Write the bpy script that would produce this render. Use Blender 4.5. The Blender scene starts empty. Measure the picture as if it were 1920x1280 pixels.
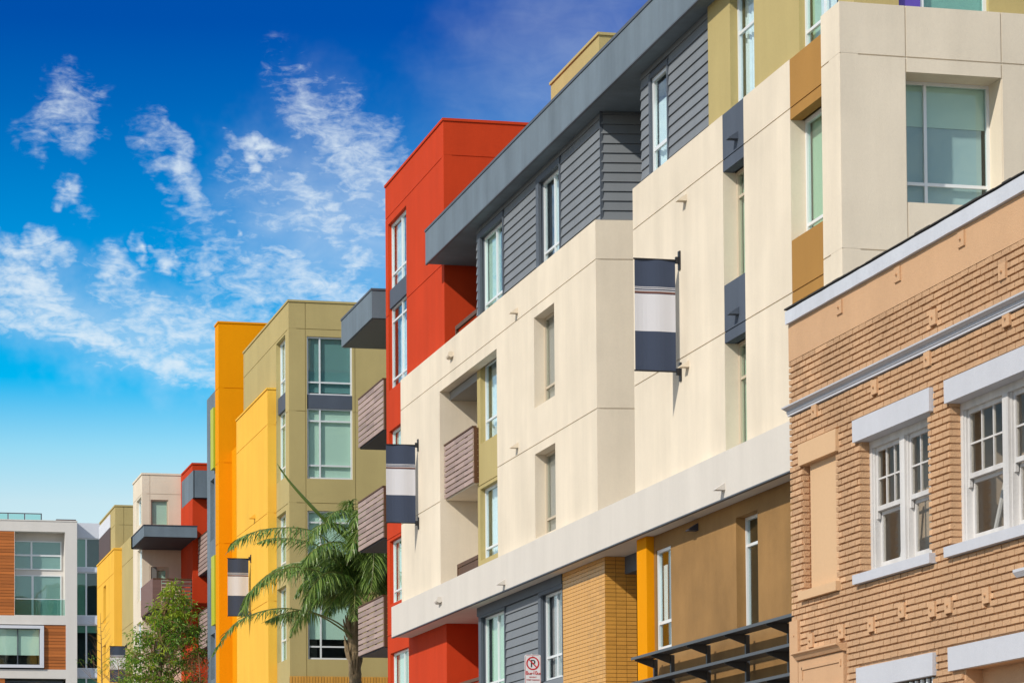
import bpy, bmesh, math, random
from mathutils import Vector, Matrix
random.seed(7)
SC = bpy.context.scene
COL = SC.collection
R = math.radians

# ------------------------------------------------------------------ camera
F, A, PT, RO, HY = 5522.65, 0.244429899, 0.04383815, -0.00737920, 1423.295   # focal length in photo pixels, yaw, pitch, roll, principal row
EYE = Vector((0, 0, 1.7))
_fw = Vector((math.sin(A), math.cos(A), 0)); _rt = Vector((math.cos(A), -math.sin(A), 0)); _up = Vector((0, 0, 1))
FWD = _fw*math.cos(PT) + _up*math.sin(PT)
_u2 = _up*math.cos(PT) - _fw*math.sin(PT)
RGT = _rt*math.cos(RO) + _u2*math.sin(RO)
UPV = _u2*math.cos(RO) - _rt*math.sin(RO)
cam = bpy.data.cameras.new('camera'); cam.sensor_width = 36; cam.lens = F/1920*36
cam.shift_y = (HY-640)/1920; cam.clip_start = 0.5; cam.clip_end = 6000
co = bpy.data.objects.new('camera', cam); COL.objects.link(co)
m = Matrix((RGT, UPV, -FWD)).transposed().to_4x4(); m.translation = EYE
co.matrix_world = m; SC.camera = co

def ray(px, py): return (FWD + (px-960)/F*RGT - (py-HY)/F*UPV)
def at(px, py, X=None, Y=None, Z=None):
    """where the line of sight of a measured photo point meets a wall plane"""
    d = ray(px, py)
    t = X/d.x if X is not None else Y/d.y if Y is not None else (Z-EYE.z)/d.z
    return EYE + d*t
def proj(p):
    v = Vector(p)-EYE; w = v.dot(FWD)
    return 960+F*v.dot(RGT)/w, HY-F*v.dot(UPV)/w

# ------------------------------------------------------------------ sun, sky, exposure
TO_SUN = Vector((-1, -0.59, 0.81)).normalized()
SUN_EL = math.asin(TO_SUN.z); SUN_AZ = math.atan2(TO_SUN.x, TO_SUN.y)
sl = bpy.data.lights.new('sun', 'SUN'); sl.energy = 3.0; sl.angle = R(1.2); sl.color = (1, .94, .84)
so = bpy.data.objects.new('sun', sl); COL.objects.link(so)
so.rotation_euler = (-TO_SUN).to_track_quat('-Z', 'Y').to_euler(); so.location = (-30, -20, 60)
SC.view_settings.view_transform = 'Standard'; SC.view_settings.look = 'None'
SC.view_settings.gamma = 1; SC.view_settings.use_curve_mapping = False; SC.view_settings.exposure = 0.42

def make_world():
    w = bpy.data.worlds.new('World'); SC.world = w; w.use_nodes = True
    nt = w.node_tree; N = nt.nodes; L = nt.links; N.clear()
    def nd(t, **k):
        n = N.new(t)
        for a, b in k.items(): setattr(n, a, b)
        return n
    def math_(op, a, b=None, clamp=False):
        n = nd('ShaderNodeMath', operation=op, use_clamp=clamp)
        for i, v in enumerate((a, b)):
            if v is None: continue
            if isinstance(v, (int, float)): n.inputs[i].default_value = v
            else: L.new(v, n.inputs[i])
        return n.outputs[0]
    def rng(v, a, b, c, d, sm=False):
        n = nd('ShaderNodeMapRange', interpolation_type='SMOOTHSTEP' if sm else 'LINEAR')
        L.new(v, n.inputs[0])
        for i, x in enumerate((a, b, c, d)): n.inputs[i+1].default_value = x
        return n.outputs[0]
    out = nd('ShaderNodeOutputWorld'); bg = nd('ShaderNodeBackground'); bg.inputs[1].default_value = 0.1
    sky = nd('ShaderNodeTexSky', sky_type='NISHITA'); sky.sun_disc = False
    sky.sun_elevation = SUN_EL; sky.sun_rotation = SUN_AZ
    sky.air_density = 1.0; sky.dust_density = 0.6; sky.ozone_density = 2.0
    tc = nd('ShaderNodeTexCoord'); sep = nd('ShaderNodeSeparateXYZ'); L.new(tc.outputs['Generated'], sep.inputs[0])
    az = math_('MULTIPLY', math_('ARCTAN2', sep.outputs[0], sep.outputs[1]), 57.2958)
    el = math_('MULTIPLY', math_('ARCSINE', sep.outputs[2]), 57.2958)
    # the polarised deep blue of the photograph: the sky deepens with height
    ramp = nd('ShaderNodeValToRGB'); e = ramp.color_ramp
    stops = SKY_TINT
    e.elements[0].position = stops[0][0]/40; e.elements[0].color = (*stops[0][1], 1)
    e.elements[1].position = stops[-1][0]/40; e.elements[1].color = (*stops[-1][1], 1)
    for p, c in stops[1:-1]:
        x = e.elements.new(p/40); x.color = (*c, 1)
    L.new(math_('DIVIDE', el, 40, True), ramp.inputs[0])
    mul = nd('ShaderNodeMix', data_type='RGBA', blend_type='MULTIPLY'); mul.inputs[0].default_value = 1
    dbl = nd('ShaderNodeVectorMath', operation='SCALE'); dbl.inputs[3].default_value = 2; L.new(sky.outputs[0], dbl.inputs[0]); L.new(dbl.outputs[0], mul.inputs[6]); L.new(ramp.outputs[0], mul.inputs[7])
    # clouds
    v = nd('ShaderNodeCombineXYZ'); L.new(az, v.inputs[0]); L.new(el, v.inputs[1])
    def noise(scale, detail, rough, rot=0, st=(1, 1, 1), dist=0):
        mp = nd('ShaderNodeMapping'); mp.inputs['Rotation'].default_value = (0, 0, R(rot)); mp.inputs['Scale'].default_value = st
        L.new(v.outputs[0], mp.inputs[0])
        n = nd('ShaderNodeTexNoise'); n.inputs['Scale'].default_value = scale; n.inputs['Detail'].default_value = detail
        n.inputs['Roughness'].default_value = rough; n.inputs['Distortion'].default_value = dist
        L.new(mp.outputs[0], n.inputs['Vector']); return n
    wn = noise(1.3, 3, .55)
    sub = nd('ShaderNodeVectorMath', operation='SUBTRACT'); sub.inputs[1].default_value = (.5, .5, .5); L.new(wn.outputs['Color'], sub.inputs[0])
    scl = nd('ShaderNodeVectorMath', operation='SCALE'); scl.inputs[3].default_value = 1.7; L.new(sub.outputs[0], scl.inputs[0])
    wv = nd('ShaderNodeVectorMath', operation='ADD'); L.new(v.outputs[0], wv.inputs[0]); L.new(scl.outputs[0], wv.inputs[1])
    flat = nd('ShaderNodeVectorMath', operation='MULTIPLY'); flat.inputs[1].default_value = (1, 1, 0); L.new(wv.outputs[0], flat.inputs[0])
    tot = None
    for (cx, cy, rx, ry, rot, st) in CLOUDS:
        d = ray(cx, cy).normalized()
        mp = nd('ShaderNodeMapping', vector_type='TEXTURE')
        mp.inputs['Location'].default_value = (math.degrees(math.atan2(d.x, d.y)), math.degrees(math.asin(d.z)), 0)
        mp.inputs['Rotation'].default_value = (0, 0, R(-rot)); mp.inputs['Scale'].default_value = (rx*1.3/96.4, ry*1.3/96.4, 1)
        L.new(flat.outputs[0], mp.inputs[0])
        g = nd('ShaderNodeTexGradient', gradient_type='SPHERICAL'); L.new(mp.outputs[0], g.inputs[0])
        s = math_('MULTIPLY', g.outputs['Fac'], st*1.22)
        tot = s if tot is None else math_('MAXIMUM', tot, s)
    veil = None
    for (cx, cy, rx, ry, rot, st) in VEILS:
        d = ray(cx, cy).normalized(); mp = nd('ShaderNodeMapping', vector_type='TEXTURE')
        mp.inputs['Location'].default_value = (math.degrees(math.atan2(d.x, d.y)), math.degrees(math.asin(d.z)), 0)
        mp.inputs['Rotation'].default_value = (0, 0, R(-rot)); mp.inputs['Scale'].default_value = (rx/96.4, ry/96.4, 1)
        L.new(flat.outputs[0], mp.inputs[0]); g = nd('ShaderNodeTexGradient', gradient_type='SPHERICAL'); L.new(mp.outputs[0], g.inputs[0])
        s = rng(g.outputs['Fac'], 0, 1, 0, st, True); veil = s if veil is None else math_('MAXIMUM', veil, s)
    # cirrus over the unseen rest of the sky, made denser to add soft light
    far = math_('MAXIMUM', rng(math_('ABSOLUTE', math_('SUBTRACT', az, 14)), 11, 18, 0, 1), rng(el, 18, 24, 0, 1))
    big = noise(.11, 4, .55)
    gen = math_('MULTIPLY', far, rng(big.outputs['Fac'], .30, .52, .15, .95))
    tot = math_('MAXIMUM', tot, gen)
    n1 = noise(1.5, 9, .60, 34, (1, 2.6, 1), 1.1); n2 = noise(5.5, 6, .62, -35, (1, 1.8, 1), .5)
    n = math_('ADD', math_('MULTIPLY', n1.outputs['Fac'], .68), math_('MULTIPLY', n2.outputs['Fac'], .32))
    dens = math_('ADD', tot, math_('MULTIPLY', math_('SUBTRACT', n, .5), 2.3))
    dens = math_('MULTIPLY', rng(dens, .0, 1.45, 0, .88, True), rng(tot, 0, .22, 0, 1))
    vn = noise(.9, 6, .6, 30, (1, 2.2, 1), .8); dens = math_('MAXIMUM', dens, math_('MULTIPLY', veil, rng(vn.outputs['Fac'], .25, .75, .55, 1.0)))
    mix = nd('ShaderNodeMix', data_type='RGBA'); L.new(dens, mix.inputs[0]); L.new(mul.outputs[2], mix.inputs[6])
    mix.inputs[7].default_value = (5.9, 6.6, 7.1, 1)
    L.new(mix.outputs[2], bg.inputs[0]); L.new(bg.outputs[0], out.inputs[0])
# tint of the clear sky by elevation in degrees
SKY_TINT = [(0, (1.9, 1.7, 1.45)), (5, (1.9, 1.7, 1.45)), (7.5, (1.69, 1.64, 1.45)), (8.5, (1.03, 1.56, 1.52)), (9.8, (.0, 1.14, 1.55)), (12.6, (.0, .79, 1.34)), (15, (.0, .44, 1.04)), (16.5, (.0, .285, .91)), (40, (.03, .31, .88))]
SKY_TINT = [(a, tuple(x/2/1.335 for x in c)) for a, c in SKY_TINT]   # halved here, doubled in the node tree
# cirrus: photo column, row of its middle, half axes, tilt, strength
CLOUDS = [(120, 205, 60, 75, 60, .62), (118, 270, 60, 30, 0, .5), (345, 335, 125, 38, 52, .78), (478, 288, 62, 26, 2, 1.0),
    (640, 280, 190, 62, 50, .8), (700, 350, 130, 60, 55, .78), (590, 385, 190, 50, 22, .75), (132, 380, 44, 24, 20, .75), (650, 440, 140, 60, 20, .6),
    (50, 470, 95, 38, 10, 1.0), (60, 545, 150, 42, 20, 1.0), (60, 605, 170, 40, 14, .8), (200, 640, 240, 50, 14, .95), (330, 680, 190, 50, 14, .85), (290, 590, 180, 60, 12, .75),
    (220, 520, 60, 40, 30, .8), (320, 490, 34, 18, 10, .8), (258, 475, 26, 18, 40, .7), (390, 485, 44, 22, 10, .75), (455, 440, 26, 18, 40, .7),
    (480, 540, 130, 55, 10, .7), (600, 540, 170, 70, 15, .8), (540, 480, 80, 34, 10, .75), (680, 500, 70, 50, 0, .7), (380, 735, 70, 26, 10, .45),
    (430, 610, 180, 60, 12, .7), (680, 570, 120, 60, 0, .75), (690, 310, 170, 90, 52, .72), (620, 425, 210, 60, 15, .72), (560, 505, 230, 55, 10, .70), (330, 615, 280, 60, 13, .80), (90, 590, 220, 50, 14, .85), (600, 240, 130, 50, 50, .6)]
VEILS = [(1060, 110, 420, 260, -30, .22), (640, 420, 330, 240, 10, .45), (250, 620, 520, 150, 14, .42), (600, 230, 160, 150, 40, .10)]
make_world()

# ------------------------------------------------------------------ materials
def nodes(name):
    m = bpy.data.materials.new(name); m.use_nodes = True
    nt = m.node_tree; return m, nt, nt.nodes, nt.links, nt.nodes['Principled BSDF']
def mat_plain(name, col, rough=.5, metal=0, spec=.5):
    m, nt, N, L, b = nodes(name)
    b.inputs['Base Color'].default_value = (*col, 1); b.inputs['Roughness'].default_value = rough
    b.inputs['Metallic'].default_value = metal; b.inputs['Specular IOR Level'].default_value = spec
    return m
def mat_paint(name, col, var=.08, streak=.10, bump=.25, grain=70, rough=.85, spec=.25, rnd=0.0, blotch=.45, scale=1.0, flake=None):
    """painted surface: blotches, rain streaks running down, fine grain"""
    m, nt, N, L, b = nodes(name)
    geo = N.new('ShaderNodeNewGeometry')
    def noise(sc, det, st=(1, 1, 1), r=.6):
        mp = N.new('ShaderNodeMapping'); mp.inputs['Scale'].default_value = st; L.new(geo.outputs['Position'], mp.inputs[0])
        n = N.new('ShaderNodeTexNoise'); n.inputs['Scale'].default_value = sc; n.inputs['Detail'].default_value = det; n.inputs['Roughness'].default_value = r
        L.new(mp.outputs[0], n.inputs['Vector']); return n.outputs['Fac']
    def M(op, a, c):
        n = N.new('ShaderNodeMath'); n.operation = op
        for i, v in enumerate((a, c)):
            if isinstance(v, (int, float)): n.inputs[i].default_value = v
            else: L.new(v, n.inputs[i])
        return n.outputs[0]
    n1 = noise(blotch*scale, 6); n2 = noise(1.6*scale, 5, (1, 1, .12)); n3 = noise(grain*.35, 3)
    f = M('ADD', M('MULTIPLY', M('SUBTRACT', n1, .5), var*3.2), M('MULTIPLY', M('SUBTRACT', n2, .52), streak*2.6))
    f = M('ADD', f, M('MULTIPLY', M('SUBTRACT', n3, .5), .10))
    f = M('ADD', f, 1.0)
    if rnd:
        oi = N.new('ShaderNodeObjectInfo'); f = M('ADD', f, M('MULTIPLY', M('SUBTRACT', oi.outputs['Random'], .5), rnd))
    mx = N.new('ShaderNodeVectorMath'); mx.operation = 'SCALE'; mx.inputs[0].default_value = col; L.new(f, mx.inputs[3])
    src = mx.outputs[0]
    if flake:
        fl = noise(3.2, 8, (1, 1, 1), .75); mr = N.new('ShaderNodeMapRange'); L.new(fl, mr.inputs[0])
        mr.inputs[1].default_value = flake[1]; mr.inputs[2].default_value = flake[1]+.04
        mm = N.new('ShaderNodeMix'); mm.data_type = 'RGBA'; L.new(mr.outputs[0], mm.inputs[0]); L.new(src, mm.inputs[6]); mm.inputs[7].default_value = (*flake[0], 1)
        src = mm.outputs[2]
    L.new(src, b.inputs['Base Color'])
    b.inputs['Roughness'].default_value = rough; b.inputs['Specular IOR Level'].default_value = spec
    bp = N.new('ShaderNodeBump'); bp.inputs['Strength'].default_value = bump; bp.inputs['Distance'].default_value = .02
    L.new(M('ADD', noise(grain, 4), M('MULTIPLY', noise(grain*.12, 3), .7)), bp.inputs['Height']); L.new(bp.outputs[0], b.inputs['Normal'])
    return m
def mat_wood(name, col, axis=1, rnd=.35):
    m, nt, N, L, b = nodes(name)
    geo = N.new('ShaderNodeNewGeometry'); oi = N.new('ShaderNodeObjectInfo')
    mp = N.new('ShaderNodeMapping'); st = [9, 9, 14]; st[axis] = .6; mp.inputs['Scale'].default_value = st
    L.new(geo.outputs['Position'], mp.inputs[0])
    n = N.new('ShaderNodeTexNoise'); n.inputs['Scale'].default_value = 1; n.inputs['Detail'].default_value = 5; L.new(mp.outputs[0], n.inputs['Vector'])
    a = N.new('ShaderNodeMath'); a.operation = 'MULTIPLY_ADD'; L.new(n.outputs['Fac'], a.inputs[0]); a.inputs[1].default_value = .8; a.inputs[2].default_value = .6
    c = N.new('ShaderNodeMath'); c.operation = 'MULTIPLY_ADD'; L.new(oi.outputs['Random'], c.inputs[0]); c.inputs[1].default_value = rnd; c.inputs[2].default_value = -rnd/2
    d = N.new('ShaderNodeMath'); d.operation = 'ADD'; L.new(a.outputs[0], d.inputs[0]); L.new(c.outputs[0], d.inputs[1])
    s = N.new('ShaderNodeVectorMath'); s.operation = 'SCALE'; s.inputs[0].default_value = col; L.new(d.outputs[0], s.inputs[3])
    L.new(s.outputs[0], b.inputs['Base Color']); b.inputs['Roughness'].default_value = .55; b.inputs['Specular IOR Level'].default_value = .3
    return m
def mat_glass(name, tint, refl=.04, ior=.55, rough=.01):
    m, nt, N, L, b = nodes(name); N.remove(b)
    out = N['Material Output']; mix = N.new('ShaderNodeMixShader'); tr = N.new('ShaderNodeBsdfTransparent'); gl = N.new('ShaderNodeBsdfGlossy')
    lw = N.new('ShaderNodeLayerWeight'); lw.inputs[0].default_value = .5
    pw = N.new('ShaderNodeMath'); pw.operation = 'POWER'; pw.inputs[1].default_value = 5; L.new(lw.outputs['Facing'], pw.inputs[0])
    ad = N.new('ShaderNodeMath'); ad.operation = 'MULTIPLY_ADD'; ad.use_clamp = True; ad.inputs[1].default_value = ior; ad.inputs[2].default_value = refl; L.new(pw.outputs[0], ad.inputs[0])
    geo = N.new('ShaderNodeNewGeometry'); n = N.new('ShaderNodeTexNoise'); n.inputs['Scale'].default_value = 1.1; n.inputs['Detail'].default_value = 1
    L.new(geo.outputs['Position'], n.inputs['Vector'])
    bp = N.new('ShaderNodeBump'); bp.inputs['Strength'].default_value = .12; bp.inputs['Distance'].default_value = .03; L.new(n.outputs['Fac'], bp.inputs['Height'])
    L.new(bp.outputs[0], gl.inputs['Normal'])
    tr.inputs[0].default_value = (*tint, 1); gl.inputs[0].default_value = (.9, .97, 1, 1); gl.inputs['Roughness'].default_value = rough
    L.new(ad.outputs[0], mix.inputs[0]); L.new(tr.outputs[0], mix.inputs[1]); L.new(gl.outputs[0], mix.inputs[2]); L.new(mix.outputs[0], out.inputs[0])
    return m
def mat_leaf(name, c1, c2, trans=.25, rough=.45):
    m, nt, N, L, b = nodes(name)
    geo = N.new('ShaderNodeNewGeometry')
    rp = N.new('ShaderNodeMix'); rp.data_type = 'RGBA'; L.new(geo.outputs['Random Per Island'], rp.inputs[0])
    rp.inputs[6].default_value = (*c1, 1); rp.inputs[7].default_value = (*c2, 1)
    L.new(rp.outputs[2], b.inputs['Base Color']); b.inputs['Roughness'].default_value = rough
    tl = N.new('ShaderNodeBsdfTranslucent'); L.new(rp.outputs[2], tl.inputs[0])
    mx = N.new('ShaderNodeMixShader'); mx.inputs[0].default_value = trans; L.new(b.outputs[0], mx.inputs[1]); L.new(tl.outputs[0], mx.inputs[2])
    L.new(mx.outputs[0], N['Material Output'].inputs[0]); return m

M = {}
M['cream'] = mat_paint('cream_stucco', (.69, .60, .47), .11, .12)
M['ledge'] = mat_paint('offwhite_stucco', (.60, .555, .495), .03, .08)
M['red'] = mat_paint('red_stucco', (.50, .045, .011), .09, .12, spec=.12)
M['orange'] = mat_paint('orange_stucco', (.72, .275, .001), .06, .06, spec=.08)
M['yellow'] = mat_paint('yellow_stucco', (.80, .45, .06), .07, .09, spec=.12)
M['olive'] = mat_paint('olive_stucco', (.43, .345, .15), .09, .09, spec=.15)
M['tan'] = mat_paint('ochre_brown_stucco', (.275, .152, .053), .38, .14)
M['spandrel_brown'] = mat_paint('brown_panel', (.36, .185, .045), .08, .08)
M['grey'] = mat_paint('slate_grey_panel', (.14, .18, .215), .20, .24)
M['grey_dark'] = mat_paint('dark_slate_panel', (.075, .092, .122), .12, .16)
M['lime'] = mat_plain('lime_panel', (.42, .45, .01), .5)
M['siding'] = mat_paint('slate_siding', (.175, .19, .205), .06, .10, .1, 60, .6, .3, .07)
M['trim'] = mat_paint('dark_slate_trim', (.085, .10, .122), .06, .08, .1, 60, .6)
M['alu'] = mat_plain('pale_aluminium', (.74, .76, .76), .4, .2)
M['tanframe'] = mat_plain('beige_frame', (.50, .42, .31), .5)
M['whiteframe'] = mat_paint('weathered_white_paint', (.57, .55, .53), .08, .30, .3, 50, .6, .3, 0, .45, 2.0, ((.36, .33, .30), .66))
M['whitetrim'] = mat_paint('white_trim_paint', (.50, .505, .54), .03, .07, .2, 60, .6)
M['coping'] = mat_paint('white_flashing', (.52, .535, .575), .05, .10, .3, 40, .5, .3, 0, .45, 2.0, ((.22, .22, .24), .72))
M['tarpaper'] = mat_plain('dark_roofing_edge', (.03, .028, .026), .9)
M['brick'] = mat_paint('tan_painted_brick', (.55, .335, .187), .14, .16, .6, 60, .75, .2, .30)
M['brickstucco'] = mat_paint('tan_painted_stucco', (.55, .335, .187), .06, .08, .4, 60, .8)
M['brickpanel'] = mat_paint('smooth_tan_panel', (.60, .39, .22), .02, .03, .1, 60, .7)
M['tile'] = mat_paint('ochre_glazed_tile', (.58, .29, .055), .06, .06, .1, 60, .4, .5, .18)
M['grout'] = mat_plain('dark_grout', (.10, .06, .03), .9)
M['slat'] = mat_wood('brown_composite_slat', (.34, .245, .215), 1, .3)
M['slat_brown'] = mat_wood('dark_composite_slat', (.17, .095, .08), 0, .25)
M['slat_dark'] = mat_wood('dark_brown_timber', (.10, .045, .02), 2, .2)
M['glass'] = mat_glass('clear_window_glass', (.90, .955, .945), .04, .8)
M['glass_teal'] = mat_glass('teal_window_glass', (.72, .85, .84), .06, .6)
M['glass_old'] = mat_glass('old_sash_glass', (.92, .91, .88), .015, .22)
M['glass_rail'] = mat_glass('green_rail_glass', (.72, .89, .86), .06)
M['blind'] = mat_plain('pale_blind', (.62, .74, .63), .8)
M['blind_green'] = mat_plain('green_blind', (.42, .56, .40), .8)
M['curtain'] = mat_plain('white_curtain', (.78, .80, .84), .8)
M['curtain_brown'] = mat_plain('mauve_curtain', (.36, .28, .28), .8)
M['purple'] = mat_plain('purple_panel', (.10, .06, .38), .5)
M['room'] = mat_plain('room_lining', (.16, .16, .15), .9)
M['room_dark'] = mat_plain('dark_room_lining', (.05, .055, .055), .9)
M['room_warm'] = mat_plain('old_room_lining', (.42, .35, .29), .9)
M['shade'] = mat_plain('reflected_sky_grey', (.42, .50, .51), .8)  # grey sheet behind panes, painting the pale sky reflected in the glass
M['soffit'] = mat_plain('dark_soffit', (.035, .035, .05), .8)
M['white'] = mat_paint('white_render', (.66, .625, .58), .03, .06)
M['white_cool'] = mat_paint('cool_white_panel', (.62, .64, .69), .02, .04)
M['cedar'] = mat_wood('orange_cedar', (.44, .135, .03), 0, .4)
M['brownpanel'] = mat_plain('dark_brown_panel', (.085, .06, .06), .7)
M['navy'] = mat_plain('navy_fabric', (.035, .05, .09), .85)
M['fabric'] = mat_plain('light_grey_fabric', (.58, .58, .62), .85)
M['rust'] = mat_plain('rust_print', (.14, .06, .045), .85)
M['black'] = mat_plain('black_metal', (.02, .02, .022), .5, .3)
M['steel'] = mat_paint('dark_steel', (.06, .068, .08), .06, .08, .05, 60, .45, .5)
M['signwhite'] = mat_plain('sign_white', (.72, .72, .72), .4)
M['signred'] = mat_plain('sign_red', (.55, .012, .015), .4)
M['signblack'] = mat_plain('sign_black', (.012, .012, .012), .4)
M['galv'] = mat_plain('galvanised_steel', (.42, .43, .44), .45, .6)
M['roof'] = mat_paint('roof_gravel', (.26, .25, .23), .1, 0)
M['asphalt'] = mat_paint('asphalt', (.055, .055, .057), .15, 0, .5, 60, .9)
M['paving'] = mat_paint('concrete_paving', (.34, .32, .29), .1, 0, .3, 40, .9)
M['soil'] = mat_paint('dry_ground', (.23, .20, .15), .15, 0, .3, 10, .95)
M['roadpaint'] = mat_plain('road_paint', (.75, .73, .66), .7)
M['yellowpaint'] = mat_plain('yellow_road_paint', (.70, .45, .05), .7)
M['bark'] = mat_paint('tree_bark', (.17, .12, .075), .15, .15, .8, 25, .95)
M['palmbark'] = mat_paint('palm_bark', (.26, .19, .11), .2, .25, .9, 14, .95)
M['palmgreen'] = mat_plain('palm_crownshaft', (.22, .20, .09), .6)
M['palm'] = mat_leaf('palm_leaf', (.05, .13, .02), (.28, .39, .09), .3, .34)
M['palm_dry'] = mat_plain('palm_rachis', (.19, .20, .06), .5)
M['leaf'] = mat_leaf('tree_leaf', (.03, .13, .008), (.23, .40, .03), .40, .5)
M['leaf_red'] = mat_leaf('reddish_leaf', (.12, .035, .015), (.32, .10, .03), .3, .5)
M['leaf_lime'] = mat_leaf('young_leaf', (.24, .34, .015), (.42, .50, .04), .45, .5)
M['twig'] = mat_plain('twig_bark', (.22, .13, .06), .9)

# ------------------------------------------------------------------ mesh helpers
class MB:
    def __init__(s): s.v = []; s.f = []
    def quad(s, a, b, c, d):
        n = len(s.v); s.v += [tuple(a), tuple(b), tuple(c), tuple(d)]; s.f.append((n, n+1, n+2, n+3)); return s
    def hexa(s, p):
        """8 corners: 4 of the bottom, then 4 of the top"""
        n = len(s.v); s.v += [tuple(q) for q in p]
        s.f += [tuple(n+i for i in q) for q in ((3, 2, 1, 0), (4, 5, 6, 7), (0, 1, 5, 4), (1, 2, 6, 5), (2, 3, 7, 6), (3, 0, 4, 7))]; return s
    def box(s, x0, x1, y0, y1, z0, z1):
        return s.hexa([(x0, y0, z0), (x1, y0, z0), (x1, y1, z0), (x0, y1, z0), (x0, y0, z1), (x1, y0, z1), (x1, y1, z1), (x0, y1, z1)])
    def pbox(s, P, u0, u1, z0, z1, d0, d1):
        return s.hexa([P(u0, z0, d0), P(u1, z0, d0), P(u1, z0, d1), P(u0, z0, d1), P(u0, z1, d0), P(u1, z1, d0), P(u1, z1, d1), P(u0, z1, d1)])
    def tube(s, pts, rads, n=8, cap=True):
        pts = [Vector(p) for p in pts]; base = len(s.v)
        for i, p in enumerate(pts):
            t = (pts[min(i+1, len(pts)-1)] - pts[max(i-1, 0)]).normalized()
            a = t.cross(Vector((0.3, .2, 1) if abs(t.z) < .9 else (1, .1, 0))).normalized(); c = t.cross(a)
            r = rads[i] if isinstance(rads, (list, tuple)) else rads
            for k in range(n):
                an = 2*math.pi*k/n; s.v.append(tuple(p + a*math.cos(an)*r + c*math.sin(an)*r))
        for i in range(len(pts)-1):
            for k in range(n):
                s.f.append((base+i*n+k, base+i*n+(k+1) % n, base+(i+1)*n+(k+1) % n, base+(i+1)*n+k))
        if cap:
            s.f.append(tuple(base+k for k in range(n))[::-1]); s.f.append(tuple(base+(len(pts)-1)*n+k for k in range(n)))
        return s
    def prism(s, poly, ext):
        """closed polygon of 3-D points pushed along ext"""
        n = len(poly); b = len(s.v); e = Vector(ext)
        s.v += [tuple(p) for p in poly] + [tuple(Vector(p)+e) for p in poly]
        s.f.append(tuple(b+i for i in range(n))[::-1]); s.f.append(tuple(b+n+i for i in range(n)))
        for i in range(n): s.f.append((b+i, b+(i+1) % n, b+n+(i+1) % n, b+n+i))
        return s
    def mesh(s, name):
        me = bpy.data.meshes.new(name); me.from_pydata(s.v, [], s.f); me.update(); return me

def put(name, mesh, mat=None, parent=None, label=None, loc=None):
    if isinstance(mesh, MB):
        mesh = mesh.mesh(name)
    if mat is not None and not mesh.materials: mesh.materials.append(mat)
    o = bpy.data.objects.new(name, mesh); COL.objects.link(o)
    if loc is not None: o.location = loc
    if parent is not None:
        o.parent = parent
        o.matrix_parent_inverse = Matrix.Translation(-Vector(parent['base'])) if 'base' in parent else Matrix.Identity(4)
        if 'base' in parent: o['base_'] = 0; del o['base_']
        o.matrix_parent_inverse = PINV(parent)
    if label: o['label'] = label
    return o
def world_loc(o):
    v = Vector((0, 0, 0))
    chain = []
    while o: chain.append(o); o = o.parent
    mw = Matrix.Identity(4)
    for c in reversed(chain):
        if c.parent: mw = mw @ c.matrix_parent_inverse
        mw = mw @ Matrix.Translation(c.location)
    return mw.translation
def PINV(parent): return Matrix.Translation(-world_loc(parent))
def thing(name, label, cat, loc, group=None):
    o = bpy.data.objects.new(name, None); COL.objects.link(o); o.location = loc; o.empty_display_size = .3
    o['label'] = label; o['category'] = cat
    if group: o['group'] = group
    return o
def structure(name, mb, mat):
    o = put(name, mb, mat); o['kind'] = 'structure'; return o

def PX(c): return lambda u, z, d: (c+d, u, z)        # wall facing the street, u runs up the street
def PY(c): return lambda u, z, d: (u, c+d-.003, z)        # wall facing the camera end, u runs away from the street
def rx(X, pl, pr, yt, yb):
    """rectangle on the street wall x = X from measured edges: near y, far y, bottom z, top z"""
    a = at(pl, yt, X=X); b = at(pl, yb, X=X); c = at(pr, (yt+yb)/2, X=X)
    return (c.y, (a.y+b.y)/2, b.z, a.z)
def rxd(X, d, pl, pr, yt, yb):
    """as rx, for a frame set back by d: far edge and heights on the frame's own plane, near edge where the wall hides it"""
    a = rx(X+d, pl, pr, yt, yb); return (rx(X, pl, pr, yt, yb)[0], *a[1:])
def ry(Y, pl, pr, yt, yb):
    a = at(pl, yt, Y=Y); b = at(pl, yb, Y=Y); c = at(pr, (yt+yb)/2, Y=Y)
    return ((a.x+b.x)/2, c.x, b.z, a.z)

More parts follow.
